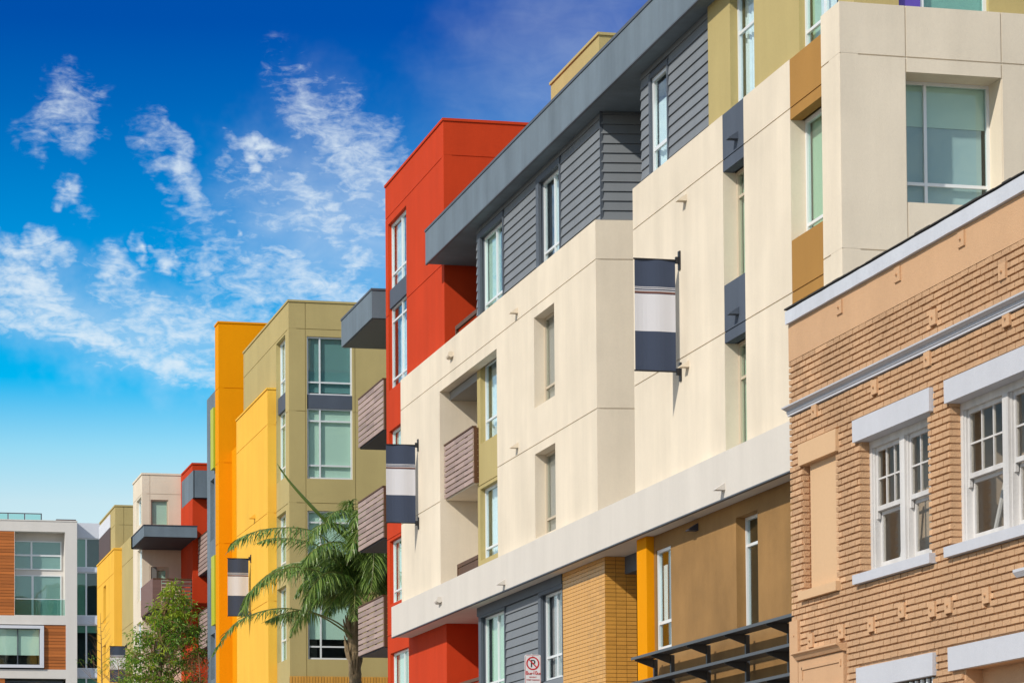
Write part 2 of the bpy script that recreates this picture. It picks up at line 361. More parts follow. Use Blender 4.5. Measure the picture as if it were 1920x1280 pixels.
def wall(name, mat, parent, P, u0, u1, z0, z1, holes=(), hj=(), vj=(), thick=.25, label=None, jw=.011, inset=()):
    """stucco wall with real openings, recessed joints and panels set back: holes (u0,u1,z0,z1,depth); inset adds a floor"""
    if u0 > u1: u0, u1 = u1, u0
    H = [(u0-1, u1+1, z-jw, z+jw, .016, True) for z in hj] + [(u-jw, u+jw, z0-1, z1+1, .016, True) for u in vj]
    H += [(*h, True) for h in inset] + [(*h, False) for h in holes]
    us = {u0, u1}; zs = {z0, z1}
    for h in H:
        for u in h[:2]:
            if u0 < u < u1: us.add(u)
        for z in h[2:4]:
            if z0 < z < z1: zs.add(z)
    def clean(s):
        s = sorted(s); r = [s[0]]
        for x in s[1:]:
            if x-r[-1] > 1e-4: r.append(x)
        return r
    us = clean(us); zs = clean(zs); nu, nz = len(us)-1, len(zs)-1
    D = [[0]*nz for _ in range(nu)]; O = [[True]*nz for _ in range(nu)]
    for i in range(nu):
        uc = (us[i]+us[i+1])/2
        for j in range(nz):
            zc = (zs[j]+zs[j+1])/2
            for h in H:
                if h[0] < uc < h[1] and h[2] < zc < h[3]: D[i][j] = h[4]; O[i][j] = h[5]
    b = MB()
    g = lambda i, j: D[i][j] if 0 <= i < nu and 0 <= j < nz else thick
    for i in range(nu):
        for j in range(nz):
            d = D[i][j]
            if O[i][j]: b.quad(P(us[i], zs[j], d), P(us[i+1], zs[j], d), P(us[i+1], zs[j+1], d), P(us[i], zs[j+1], d))
    for i in range(nu+1):
        for j in range(nz):
            a, c = g(i-1, j), g(i, j)
            if abs(a-c) > 1e-6: b.quad(P(us[i], zs[j], a), P(us[i], zs[j+1], a), P(us[i], zs[j+1], c), P(us[i], zs[j], c))
    for i in range(nu):
        for j in range(nz+1):
            a, c = g(i, j-1), g(i, j)
            if abs(a-c) > 1e-6: b.quad(P(us[i], zs[j], a), P(us[i+1], zs[j], a), P(us[i+1], zs[j], c), P(us[i], zs[j], c))
    return put(name, b, mat, parent, label)

def curtain_mesh(P, u0, u1, z0, z1, d, amp=.03, n=24):
    b = MB(); pr = None; ph = random.random()*6
    for i in range(n+1):
        u = u0+(u1-u0)*i/n; dd = d+amp*math.sin(i*1.9+ph)+amp*.5*math.sin(i*.7+ph)
        cur = (P(u, z0, dd), P(u, z1, dd))
        if pr: b.quad(pr[0], cur[0], cur[1], pr[1])
        pr = cur
    return b
def win(bl, P, r, d, mu=(), tz=(), fm='alu', glass='glass', blinds=(), room='room', fw=.055, mw=.05, label=None, deep=.85, proud=0, slope=None, name='window', split=True):
    """window > frame mesh itself, panes, blinds, room lining. r = (u0,u1,z0,z1); mu, tz fractions; blinds = (u0,u1,z0,z1 fractions, material, kind)"""
    u0, u1, z0, z1 = r; U = lambda f: u0+(u1-u0)*f; Z = lambda f: z0+(z1-z0)*f
    b = MB(); t = .07
    b.pbox(P, u0, u0+fw, z0, z1, d-proud, d+t); b.pbox(P, u1-fw, u1, z0, z1, d-proud, d+t)
    b.pbox(P, u0+fw, u1-fw, z0, z0+fw, d-proud+.003, d+t); b.pbox(P, u0+fw, u1-fw, z1-fw, z1, d-proud+.003, d+t)
    for f in mu: b.pbox(P, U(f)-mw/2, U(f)+mw/2, z0+fw, z1-fw, d+.006, d+t-.004)
    for f in tz: b.pbox(P, u0+fw, u1-fw, Z(f)-mw/2, Z(f)+mw/2, d+.010, d+t-.008)
    w = put(name, b, M[fm], bl, label)
    ue = [0]+sorted(mu)+[1]; ze = [0]+sorted(tz)+[1]
    for i in range(len(ue)-1):
        for j in range(len(ze)-1):
            q = MB(); q.pbox(P, U(ue[i])+.02, U(ue[i+1])-.02, Z(ze[j])+.02, Z(ze[j+1])-.02, d+.034+.004*((i+j) % 2), d+.040+.004*((i+j) % 2))
            put('pane', q, M[glass], w)
    for k, (a, c, e, g, mt, kind) in enumerate(blinds):
        if kind == 'curtain':
            put('curtain', curtain_mesh(P, U(a), U(c), Z(e), Z(g), d+.16+.02*k), M[mt], w)
        else:
            q = MB(); q.pbox(P, U(a)+.01, U(c)-.01, Z(e), Z(g), d+.10+.015*k, d+.104+.015*k); put('blind', q, M[mt], w)
    q = MB(); e = .02; D = d+deep
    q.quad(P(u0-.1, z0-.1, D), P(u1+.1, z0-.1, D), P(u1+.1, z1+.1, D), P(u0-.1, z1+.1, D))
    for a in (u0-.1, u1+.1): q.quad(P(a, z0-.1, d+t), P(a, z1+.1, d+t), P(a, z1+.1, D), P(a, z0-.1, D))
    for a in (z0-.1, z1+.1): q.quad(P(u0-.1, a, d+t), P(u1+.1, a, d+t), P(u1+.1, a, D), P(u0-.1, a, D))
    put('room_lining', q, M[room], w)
    return w
def siding(bl, P, u0, u1, z0, z1, holes, pitch=.196, mat='siding', name='siding_board'):
    z = z0
    while z < z1-.02:
        zt = min(z+pitch, z1)
        iv = [(u0, u1)]
        for h in holes:
            if h[2] < (z+zt)/2 < h[3]:
                nv = []
                for a, b in iv:
                    if h[1] <= a or h[0] >= b: nv.append((a, b)); continue
                    if h[0] > a: nv.append((a, h[0]))
                    if h[1] < b: nv.append((h[1], b))
                iv = nv
        for a, b in iv:
            if b-a < .03: continue
            q = MB(); q.hexa([P(a, z+.008, 0), P(b, z+.008, 0), P(b, z+.008, .05), P(a, z+.008, .05), P(a, zt, .028), P(b, zt, .028), P(b, zt, .05), P(a, zt, .05)])
            put(name, q, M[mat], bl)
        z += pitch
def slats(bal, P, u0, u1, z0, z1, n, d0, d1, mat='slat', gap=.034, joints=()):
    h = (z1-z0)/n
    e = [u0]+[u0+(u1-u0)*f for f in joints]+[u1]
    for i in range(n):
        for a, c in zip(e, e[1:]):
            b = MB(); b.pbox(P, a+.006, c-.006, z0+i*h+gap/2, z0+(i+1)*h-gap/2, d0, d1); put('slat', b, M[mat], bal)

# ------------------------------------------------------------------ ground and street
g = MB(); g.quad((-1500, -1500, -.02), (1500, -1500, -.02), (1500, 3000, -.02), (-1500, 3000, -.02)); structure('ground', g, M['soil'])
g = MB(); g.quad((1.6, -200, -.012), (8.6, -200, -.012), (8.6, 147, -.012), (1.6, 147, -.012)); structure('road', g, M['asphalt'])
g = MB(); g.quad((-200, 147, -.012), (200, 147, -.012), (200, 155, -.012), (-200, 155, -.012)); structure('cross_road', g, M['asphalt'])
for nm, x0, x1 in (('pavement', 8.75, 30), ('pavement', -14, 1.45)):
    g = MB(); g.box(x0, x1, -200, 146.8, -.3, .12); structure(nm, g, M['paving'])
g = MB(); g.box(-200, 200, 155.2, 190, -.3, .12); structure('pavement', g, M['paving'])
for x0 in (8.6, 1.45):
    g = MB(); g.box(x0, x0+.15, -200, 146.8, -.3, .135); structure('kerb', g, M['ledge'])
g = MB()
for k in range(-20, 36): g.quad((5.04, k*4, -.008), (5.16, k*4, -.008), (5.16, k*4+2, -.008), (5.04, k*4+2, -.008))
structure('lane_marking', g, M['yellowpaint'])

# ================================================================== cream, red and grey apartment building
XF = 16.0; ZP = 15.197; J1 = 14.39; J2 = 11.36; ZL0, ZL1, XL = 8.365, 9.165, 15.73
YB1a, YB1b = 56.853, 76.076
bl = thing('apartment_building', 'long cream apartment building with red tower, slate grey roof canopy and white ledge', 'building', (16, 56, 0))
P = PX(XF)
wA = rx(XF, 1001.6, 1039.8, 595.7, 765.7); wB = rx(XF, 1002.7, 1040.7, 851.8, 1009.5); wB = (*wA[:2], wB[2], wB[3])
rec = rx(XF, 825, 932.5, 733.8, 1000); rec = (rec[0], rec[1], ZL1-.4, rec[3])
wall('wall', M['cream'], bl, P, YB1a, YB1b, ZL1-.4, ZP, [(*wA, .24), (*wB, .24), (*rec, .25)], [J1, J2], label='cream stucco wall with balcony recess')
for w_ in (wA, wB):
    win(bl, P, w_, .24, (.5,), (.22,), 'tanframe', 'glass', [(0, 1, 0, 1, 'curtain_brown', 'blind')])
# recess with balconies
b = MB()
b.quad((XF+.25, rec[1], ZL1-.4), (XF+1.6, rec[1], ZL1-.4), (XF+1.6, rec[1], rec[3]+.3), (XF+.25, rec[1], rec[3]+.3))
b.quad((XF+1.6, rec[0], ZL1-.4), (XF+1.6, rec[1], ZL1-.4), (XF+1.6, rec[1], rec[3]+.3), (XF+1.6, rec[0], rec[3]+.3))
put('recess_wall', b, M['cream'], bl)
b = MB(); b.box(XF+.25, XF+1.6, rec[0], rec[1], rec[3]+.28, rec[3]+.4); put('recess_ceiling', b, M['cream'], bl)
yo = at(895, 800, X=XF+.25).y
PO = PX(XF+.25)
o1 = rxd(XF+.25, .12, 910, 936, 684, 833); o2 = rxd(XF+.25, .12, 910, 936, 917, 1051); u0 = rec[0]+.1
o1 = (u0, o1[1], o1[2], o1[3]); o2 = (u0, o2[1], o2[2], o2[3])
wall('wall', M['olive'], bl, PO, rec[0]-.3, yo, ZL1-.4, rec[3]+.27, [(*o1, .12), (*o2, .12)], [J2-.04], thick=.5, label='olive strip between recess balconies and windows')
for w_ in (o1, o2):
    win(bl, PO, w_, .12, (.45,), (.28,) if w_ is o1 else (.16,), 'alu', 'glass', [(0, .55, 0, 1, 'curtain', 'curtain'), (.62, 1, 0, 1, 'curtain', 'curtain')])
def balcony(par, P, u0, u1, z0, z1, depth, n, posts, near_end=True, slab=.16, d0=0., label=None, soff='soffit', endmat='slat_dark'):
    """slatted balcony: frame mesh with posts, slab, top rail; slats as sub-parts"""
    b = MB()
    for f in posts:
        u = u0+(u1-u0)*f; b.pbox(P, u-.03, u+.03, z0+.02, z1-.03, d0+.035, d0+.09)
    b.pbox(P, u0, u1, z1-.035, z1, d0-.01, d0+.10)
    bal = put('balcony', b, M['slat_dark'], par, label)
    slats(bal, P, u0+.004, u1-.004, z0, z1-.04, n, d0, d0+.032, joints=posts)
    b = MB(); b.pbox(P, u0+.02, u1-.02, z0-.02, z0+slab, d0+.05, depth); put('slab', b, M[soff], bal)
    for e in ((u0,) if near_end else (u0, u1)):
        b = MB(); s = .035
        b.pbox(P, e-.0, e+s, z0, z1-.036, d0+.034, d0+.11); put('corner_post', b, M[endmat], bal)
        if depth-d0 > .3:
            h = (z1-z0-.04)/n
            for i in range(n):
                q = MB(); q.pbox(P, e+.002, e+s-.004, z0+i*h+.007, z0+(i+1)*h-.007, d0+.112, depth-.02); put('slat', q, M[endmat], bal)
    return bal
xb = 16.10; PB = PX(xb)
bq = rx(xb, 830.5, 886.7, 835, 938)
balcony(bl, PB, bq[0], rec[1]-.02, bq[2], bq[3], 1.45, 10, (.3, .62), label='slatted brown balcony in cream recess', soff='cream')
b = MB(); rr = rx(16.3, 858.6, 897, 1058, 1085); b.box(16.28, 16.34, yo-.2, rr[1], rr[3]-.09, rr[3]); b.box(16.28, 16.34, rr[1]-.07, rr[1], ZL1-.3, rr[3]-.09)
b.box(16.29, 16.33, yo-.2, rr[1]-.08, ZL1-.2, rr[3]-.11); put('terrace_rail', b, M['slat_dark'], bl)
for k, (pa, pb, yy) in enumerate([(861, 865, 806), (868, 880, 792)]):
    b = MB(); q = at(pa, yy+14, X=16.7); b.box(16.6, 16.9, q.y-.25, q.y+.1, J2+.2, q.z+.18); put('patio_chair', b, M['white'], bl)
# near end of the wing, its return runs in at a slight angle
dv = Vector((math.cos(R(9.5)), -math.sin(R(9.5)), 0)); nv = Vector((-math.sin(R(9.5)), -math.cos(R(9.5)), 0))
def PG(o): return lambda u, z, d: (o[0]+dv.x*u-nv.x*d, o[1]+dv.y*u-nv.y*d, z)
pg = PG((XF, YB1a))
wall('wall', M['cream'], bl, pg, .0, 1.9, ZL1-.4, ZP-.004, [], [J1, J2], thick=.2, label='cream return wall in the gap')
# second cream wing with two window slots
YB2b, YB2a = 54.178, 42.60
s1 = rx(XF, 1356.2, 1396, 322, 500); s2 = rx(XF, 1482.4, 1540, 223, 400)
s1w1 = rx(XF, 1357, 1397, 322, 536); s1w2 = rx(XF, 1360, 1399.5, 643, 832)
s2w1 = rx(XF, 1483.7, 1540, 223.4, 451.5)
s2l = s2[1]; z_sp = at(1486, 569.6, X=XF).z
h1 = (s1[0], s1[1], s1w1[2], s1w1[3]); h2 = (s1[0], s1[1], ZL1-.2, s1w2[3]); h3 = (YB2a-.5, s2l, s2w1[2], s2w1[3]); h4 = (YB2a-.5, s2l, ZL1, z_sp)
sp = [(s1[0], s1[1], h1[3], ZP), (s1[0], s1[1], h2[3], h1[2]), (YB2a-.5, s2l, h3[3], ZP), (YB2a-.5, s2l, h4[3], h3[2])]
wall('wall', M['cream'], bl, P, YB2a, YB2b, ZL1-.4, ZP, [(*h, .26) for h in (h1, h2, h3, h4)]+[(*h, .20) for h in sp], [J1, J2], label='cream stucco wall with window slots')
for k, s in enumerate(sp):
    s = (max(s[0], YB2a), *s[1:])
    mt = 'grey_dark' if k < 2 else 'spandrel_brown'
    wall('spandrel', M[mt], bl, PX(XF+.004), s[0]+.001, s[1]-.001, s[2], s[3]-.003, [], [J1 if k in (0, 2) else J2], thick=.24)
h3 = (YB2a-.3, *h3[1:]); h4 = (YB2a-.3, *h4[1:])
win(bl, P, h1, .26, (.5,), (.78,), 'tanframe', 'glass', [(0, 1, 0, 1, 'blind_green', 'blind')])
win(bl, P, h2, .26, (.5,), (.72,), 'tanframe', 'glass', [(0, 1, 0, 1, 'blind_green', 'blind')])
win(bl, P, h3, .26, (.45,), (.13,), 'alu', 'glass', [(0, .42, 0, 1, 'blind_green', 'blind'), (.46, 1, 0, 1, 'blind_green', 'blind')], deep=.35)
win(bl, P, h4, .26, (.45,), (.7,), 'alu', 'glass', [(0, 1, 0, 1, 'blind_green', 'blind')], deep=.35)
# near block: street side and the side that faces the camera
XN, YN, ZN = 15.65, 41.80, 15.17
wall('wall', M['cream'], bl, PX(XN), YN, 42.62, ZL0-.3, ZN, [], [14.371, 11.37], thick=.3, label='cream corner block, street side')
nw = ry(YN, 1700.5, 1879, 135, 379); 
wall('wall', M['cream'], bl, PY(YN), XN+.002, 26, ZL0-.3, ZN-.003, [(*nw, .48)], [14.371, 11.37], [nw[0]-.004, nw[1]+.004], thick=.5, label='cream corner block, near side')
xm = at(1736, 300, Y=YN+.48).x
nwf = (nw[0]-.15, nw[1]-.0, nw[2], nw[3])
win(bl, PY(YN), nwf, .48, ((xm-nwf[0])/(nwf[1]-nwf[0]),), (.205,), 'alu', 'glass', [(0, .98, .66, .985, 'blind', 'blind'), (0, .95, .0, .66, 'shade', 'blind')], room='room', fw=.05)  # lower grey blind paints a sky reflection into the glass
# top storey: olive walls above
XO = 16.1; YO = 42.35; ZR = 17.427
t1 = rxd(XO, .14, 1383, 1414, -40, 185); t1 = (t1[0], t1[1], ZP-.5, ZR-.1); t2 = rxd(XO, .10, 1509, 1572, -40, 70); t2 = (t2[0], t2[1], ZP-.5, ZR-.1)
y_os = at(1328, 150, X=XO).y
wall('wall', M['olive'], bl, PX(XO), YO, y_os, ZP-.5, 18.2, [(*t1, .14), (*t2, .10)], [], thick=.24, label='olive top storey wall, street side')
zt = lambda px, py, r: (at(px, py, X=XO).z-r[2])/(r[3]-r[2])
win(bl, PX(XO), t1, .14, (.0001,), (zt(1384, 51, t1),), 'alu', 'glass', [(0, 1, 0, 1, 'curtain', 'curtain')])
win(bl, PX(XO), t2, .10, (.5,), (zt(1511, 52, t2),), 'alu', 'glass', [(0, .35, 0, 1, 'curtain', 'curtain'), (.35, .75, 0, 1, 'curtain', 'blind'), (.76, 1, 0, 1, 'blind_green', 'blind')])
q0 = at(1685, 5, Y=YO).x; q1 = at(1854, 10, Y=YO).x; q2 = at(1730, 5, Y=YO).x
wall('wall', M['olive'], bl, PY(YO), XO+.002, 26, ZN-1, 18.2, [(q0, q1, ZN-.6, 16.9, .1)], [], thick=.24, label='olive top storey wall, near side')
win(bl, PY(YO), (q2, q1, ZN-.6, 16.9), .1, (), (), 'alu', 'glass_teal', [(0, 1, .0, .8, 'blind', 'blind')])
b = MB(); b.pbox(PY(YO), q0, q2-.01, ZN-.6, 16.9, .08, .16); put('window_panel', b, M['purple'], bl, 'purple panel beside top storey window')
# grey siding storeys
XS = 16.13; PS = PX(XS); YS = 56.90
yS1 = at(893, 560, X=XS).y
S1 = rxd(XS, .10, 909, 943.4, 446, 582); S2 = rxd(XS, .10, 1019.5, 1049.6, 342.6, 460)
S1 = (S1[0], S1[1], ZP-.42, S1[3]); S2 = (S2[0], S2[1], ZP-.42, S2[3])
def trims(P, r, w=.14, d0=-.02):
    for q_ in ((r[1], r[1]+w+.1, r[2], r[3]+w), (r[0]-.05, r[0], r[2], r[3]+w), (r[0], r[1], r[3], r[3]+w)):
        b = MB(); b.pbox(P, *q_, d0, .06); put('window_trim', b, M['trim'], bl)
for (P_, a, c, lo, hi, wins) in ((PS, YS, yS1, ZP-.45, ZR, (S1, S2)),):
    ho = [(r[0]-.05, r[1]+.24, r[2]-.1, r[3]+.14) for r in wins]
    siding(bl, P_, a, c, lo, hi, ho)
    wall('sheathing', M['trim'], bl, PX(XS+.045), a, c, lo, hi, [(*r, .1) for r in wins], thick=.2)
    for r in wins: trims(P_, r)
win(bl, PS, S1, .10, (.48,), (zt(910, 563, S1)-.0,), 'alu', 'glass', [(.45, 1, 0, 1, 'blind', 'blind'), (0, .42, 0, 1, 'curtain', 'curtain')], fw=.05)
win(bl, PS, S2, .10, (.48,), (zt(1020, 467, S2),), 'alu', 'glass', [(0, .5, 0, 1, 'curtain', 'curtain'), (.6, .8, 0, 1, 'curtain', 'curtain')], fw=.05)
b = MB(); b.box(XS-.012, XS+.05, YS-.02, YS+.0, ZP+.002, ZR); put('corner_board', b, M['trim'], bl)
pgs = PG((XS, YS-.02))
siding(bl, pgs, 0, 1.7, ZP+.004, ZR, [])
b = MB(); b.pbox(pgs, .0, 1.7, ZP+.002, ZR, .045, .2); put('sheathing', b, M['trim'], bl)
b = MB(); b.box(17.55, 17.75, 53.5, 57.5, 8, ZR); put('recess_wall', b, M['trim'], bl)
XS2 = 16.15; PS2 = PX(XS2); y2a = y_os; y2b = at(1201, 280, X=XS2).y
T1 = rx(XS2, 1220, 1251, 147.6, 300); T1 = (T1[0], T1[1], ZP-.42, T1[3])
siding(bl, PS2, y2a+.05, y2b, ZP-.45, ZR, [(T1[0]-.06, T1[1]+.10, T1[2]-.1, T1[3]+.08)])
wall('sheathing', M['trim'], bl, PX(XS2+.045), y2a+.02, y2b, ZP-.45, ZR, [(*T1, .06)], thick=.2)
for q_ in ((y2a, y2a+.06, ZP-.4, ZR, -.03), (T1[0]-.06, T1[0], T1[2], T1[3]+.08, -.01), (T1[1], T1[1]+.1, T1[2], T1[3]+.08, -.01), (T1[0], T1[1], T1[3], T1[3]+.08, -.01)):
    b = MB(); b.pbox(PS2, *q_, .06); put('window_trim', b, M['trim'], bl)
win(bl, PS2, T1, .04, (), (zt(1222, 277, T1),), 'alu', 'glass', [(0, 1, 0, .45, 'curtain', 'curtain'), (0, 1, .45, .8, 'curtain', 'blind')], fw=.07, mw=.07)
# roof canopy
XC, ZC = 15.777, 18.225
b = MB(); b.box(XC, 19, 47.5, 71.885, ZR, ZC); put('roof_canopy', b, M['grey'], bl, 'slate grey canopy along the roof edge')
b = MB(); b.box(XC-.02, 19, 47.5, 71.89, ZC+.002, ZC+.06); b.box(XC-.004, XC+.05, 47.5, 71.888, ZR-.03, ZR-.002); put('canopy_edge', b, M['trim'], bl)
b = MB(); b.box(18.9, 32, 42.9, 71.7, ZR-.3, ZC-.1); put('roof', b, M['roof'], bl)
b = MB(); b.box(17.8, 32, 42.9, 71.3, 0, ZR-.31); put('light_block_core', b, M['room_dark'], bl)  # unseen solid core, added to stop light leaking through the building
# little olive stair house on the roof
p0 = at(1123, 66, X=20); p1 = at(1033, 165, X=20)
b = MB(); b.box(20, 25, p0.y, p1.y, ZC-.3, p0.z); put('stair_house', b, M['olive'], bl, 'olive stair house on the roof')
b = MB(); b.box(19.96, 25.04, p0.y-.04, p1.y+.04, p0.z+.002, p0.z+.07); put('stair_house_cap', b, M['olive'], bl)
# red tower
XR, YR0, YR1, ZRT = 16.264, 71.9, 79.24, 21.1
PR = PX(XR)
rw = [rxd(XR, .1, 734.5, 762, 422, 547), rxd(XR, .1, 735.5, 762.5, 578, 734), rxd(XR, .1, 735.5, 762.5, 810, 1000), rxd(XR, .1, 738, 766, 1015, 1133), rxd(XR, .1, 738.5, 767, 1225, 1400)]
ua = rw[0][0]; ub = rw[0][1]
zfl = at(735.5, 735, X=XR).z
r3 = (ua, ub, rw[2][3]-2.1, rw[2][3]); rl = [rw[0], (ua, ub, rw[1][2], rw[1][3]), r3, (ua, ub, rw[3][2], rw[3][3]), (ua, ub, rw[4][3]-2, rw[4][3])]
rl[2] = (ua, ub, rl[3][3]+.95, rw[2][3])
span = (ua, ub, rl[1][3], rl[0][2])
wall('wall', M['red'], bl, PR, YR0, YR1, 0, ZRT, [(*r, .1) for r in rl]+[(*span, .1)], [at(833, 290.6, X=XR).z, at(764, 558, X=XR).z, J2-.05, rl[3][3]+.55, rl[4][3]+.5], thick=.22, label='red stucco tower, street side')
b = MB(); b.pbox(PR, ua, ub, span[2]-.02, span[3]+.02, .04, .14); put('spandrel', b, M['grey_dark'], bl)
mu = (.45,)
win(bl, PR, rl[0], .1, mu, (.24,), 'alu', 'glass', [(0, .5, 0, 1, 'curtain', 'curtain'), (.5, .95, 0, 1, 'curtain', 'blind')])
win(bl, PR, rl[1], .1, mu, (.13, .83), 'alu', 'glass', [(0, .44, 0, .75, 'curtain', 'blind'), (.46, .75, 0, .8, 'curtain', 'blind')])
for r in rl[2:]: win(bl, PR, r, .1, mu, (.2,), 'alu', 'glass', [(0, .5, 0, 1, 'blind_green', 'blind'), (.6, 1, 0, 1, 'blind', 'blind')])
zj = at(833, 290.6, Y=YR0).z
wall('wall', M['red'], bl, PY(YR0), XR+.002, 25, 0, ZRT-.003, [], [zj], thick=.25, label='red stucco tower, near side')
b = MB(); b.box(XR-.03, 25, YR0-.03, YR1+.02, ZRT+.002, ZRT+.07); put('roof_cap', b, M['red'], bl)
b = MB(); b.box(XR+1.25, 25, YR0+.4, YR1+5.6, 0, ZRT-3.2); b.box(XR+.3, 24.8, YR0+.3, YR1-.1, ZRT-1.5, ZRT-.4); put('light_block_core', b, M['room_dark'], bl)  # unseen cores added inside the tower to block light
wall('wall', M['cream'], bl, PX(17.5), YR1-.1, 84.9, 0, 17.6, [], [], thick=.1, label='cream wall behind the balconies')
b = MB(); b.box(XR+.22, 17.5, YR1-.18, YR1, 0, ZRT); put('wall', b, M['red'], bl)
# slatted balconies and canopy beyond the tower
aw = rx(16.0, 640, 697, 604, 651); ya0 = at(697, 570, X=16.0).y
za1 = at(697, 544, X=16.0).z; za0 = at(696.3, 596.5, X=16.0).z
b = MB(); b.box(16.0, 17.6, ya0, aw[1], za0, za1); put('canopy', b, M['grey'], bl, 'short grey canopy over the far balconies')
b = MB(); b.box(15.98, 17.6, ya0-.02, aw[1]+.02, za1+.002, za1+.06); b.box(16.05, 17.55, ya0+.05, aw[1]-.05, za0-.02, za0-.002); put('canopy_edge', b, M['trim'], bl)
xq = 16.30; PQ = PX(xq)
for (tl, bb, tr) in ((747, 841, 708), (941, 1033, 909.7), (1136, 1228, 1114)):
    zt_ = at(718, tr, X=xq).z; zb_ = zt_-1.45
    yn = at(718, tr+30, X=xq).y; yf = at(671.5, tl+40, X=xq).y
    balcony(bl, PQ, yn, yf, zb_, zt_, 1.18, 9, (.36, .68), label=None)
# terrace between tower and siding: rail, floor
b = MB(); zr = at(855, 612, X=16.35).z; yr = at(855, 612, X=16.35).y
b.box(16.33, 16.40, yS1+.02, yr, zr-.1, zr); b.box(16.33, 16.4, yr-.08, yr, ZP-.9, zr-.1); b.box(16.34, 16.39, yS1+.02, yr-.1, ZP-.45, zr-.22); put('terrace_rail', b, M['slat_dark'], bl)
b = MB(); b.box(16.26, 19, yS1+.3, YR0-.02, ZP-1.3, ZP-1.1); put('terrace_floor', b, M['roof'], bl)
b = MB(); b.box(16.36, 17.8, yS1-.15, yS1-.01, ZP-1, ZR); put('terrace_wall', b, M['siding'], bl)
# white ledge
b = MB(); b.hexa([(XL, 38, ZL0), (17.5, 38, ZL0), (17.5, 76.12, ZL0), (XL, 76.12, ZL0), (XL, 38, ZL1), (17.5, 38, ZL1), (17.5, 76.12, ZL1), (XL, 76.12, ZL1)])
put('ledge', b, M['ledge'], bl, 'white stucco ledge below the cream walls')
b = MB(); b.box(XL-.01, XL+.06, 38, 76.13, ZL0-.025, ZL0-.002); put('ledge_drip', b, M['trim'], bl)
# storey below the ledge: siding, tile pier, orange column, ochre wall
y3b = at(897, 1200, X=XS).y; y3a = at(1055.7, 1150, X=XS).y
L1 = rxd(XS, .10, 911, 947, 1157.6, 1300); L2 = rxd(XS, .10, 1024, 1056, 1116, 1277); L1 = (L1[0], L1[1], L2[2], L1[3]); L2 = (max(L2[0], y3a+.03), *L2[1:])
zb3 = L2[2]-1.0
ho = [(r[0]-.05, r[1]+.24, r[2]-.06, r[3]+.14) for r in (L1, L2)]
siding(bl, PS, y3a, y3b, zb3, ZL0-.22, ho)
b = MB(); b.pbox(PS, y3a, y3b, ZL0-.21, ZL0-.003, -.034, .06); put('fascia_board', b, M['trim'], bl)
wall('sheathing', M['trim'], bl, PX(XS+.045), y3a, y3b, 0, ZL0-.003, [(*r, .1) for r in (L1, L2)], thick=.2)
for r in (L1, L2): trims(PS, r)
win(bl, PS, L1, .10, (.48,), (.17,), 'alu', 'glass', [(.3, 1, 0, 1, 'blind_green', 'curtain'), (0, .3, 0, .92, 'blind', 'curtain')], fw=.05)  # green curtain colour stands in for green reflections in the glass
win(bl, PS, L2, .10, (.48,), (.27,), 'alu', 'glass', [(.5, 1, 0, 1, 'curtain_brown', 'curtain')], fw=.05, room='room')
b = MB(); b.box(16.36, 17.8, y3b-.2, y3b-.01, 0, ZL0); b.box(17.6, 17.8, y3b, YR0, 0, ZL0); put('terrace_wall', b, M['red'], bl)
q = at(868, 1280, X=16.4); b = MB(); b.box(16.38, 16.45, y3b+.02, YR0-.03, q.z-.05, q.z+.03); b.box(16.39, 16.44, y3b+.02, YR0-.03, q.z-.9, q.z-.09); put('terrace_rail', b, M['slat_dark'], bl)
XT = 16.12; yT1 = y3a-.001; yT0 = at(1135, 1150, X=XT).y
b = MB(); b.box(XT+.014, 17.6, yT0+.014, yT1, 0, ZL0-.003)
pier = put('tile_pier', b, M['grout'], bl, 'pier clad in ochre tiles')
tw, th = .2155, .081; nst = int((yT1-yT0)/tw); tw2 = (yT1-yT0-.014)/nst; nz_ = int((ZL0-.003)/th); joined = MB(); tiles = []
tm = {}
def tile_obj(x0, x1, y0, y1, z0, z1):
    key = (round(x1-x0, 3), round(y1-y0, 3), round(z1-z0, 3))
    if key not in tm:
        b = MB(); w, l, h = x1-x0, y1-y0, z1-z0; b.box(0, w, 0, l, 0, h); tm[key] = b.mesh('tile'); tm[key].materials.append(M['tile'])
    put('tile', tm[key], None, pier, loc=(x0, y0, z0))
z = ZL0-.006; k = 0
while z > .1:
    seen = z > 4.6
    for i in range(3):
        x0 = XT+.016+i*.216; t_ = (x0, x0+.207, yT0, yT0+.013, z-th+.009, z)
        if seen and k < 33: tile_obj(*t_)
        else: joined.box(*t_)
    for i in range(nst):
        y0 = yT0+.014+i*tw2; t_ = (XT, XT+.013, y0+.004, y0+tw2-.004, z-th+.009, z)
        if seen and k < 33 and i < 6: tile_obj(*t_)
        else: joined.box(*t_)
    k += 1; z -= th
jo = put('tile_cladding', joined, M['tile'], pier); jo['kind'] = 'stuff'
b = MB(); y0_ = at(1213, 1150, X=15.97).y; y1_ = at(1195, 1150, X=15.97).y; b.box(15.97, 17.0, y0_, y1_, 0, ZL0-.003); put('column', b, M['orange'], bl, 'orange column under the ledge')
b = MB(); q = at(1172, 1060, Y=yT0-.02); q2 = at(1172, 1046, Y=yT0-.02); b.box(q.x, q.x+1.2, y1_+.02, yT0-.005, at(1175, 1076, Y=yT0-.02).z, ZL0-.004); put('beam', b, M['trim'], bl)
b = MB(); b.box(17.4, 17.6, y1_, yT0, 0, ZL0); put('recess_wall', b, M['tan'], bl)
yw = y0_-.001; PT_ = PX(XT)
B1 = rx(XT, 1230.5, 1258.5, 1031.5, 1215); B2 = rx(XT, 1381, 1421.6, 970, 1190); B1 = (B1[0], min(B1[1], yw-.02), B1[2]-.05, B1[3])
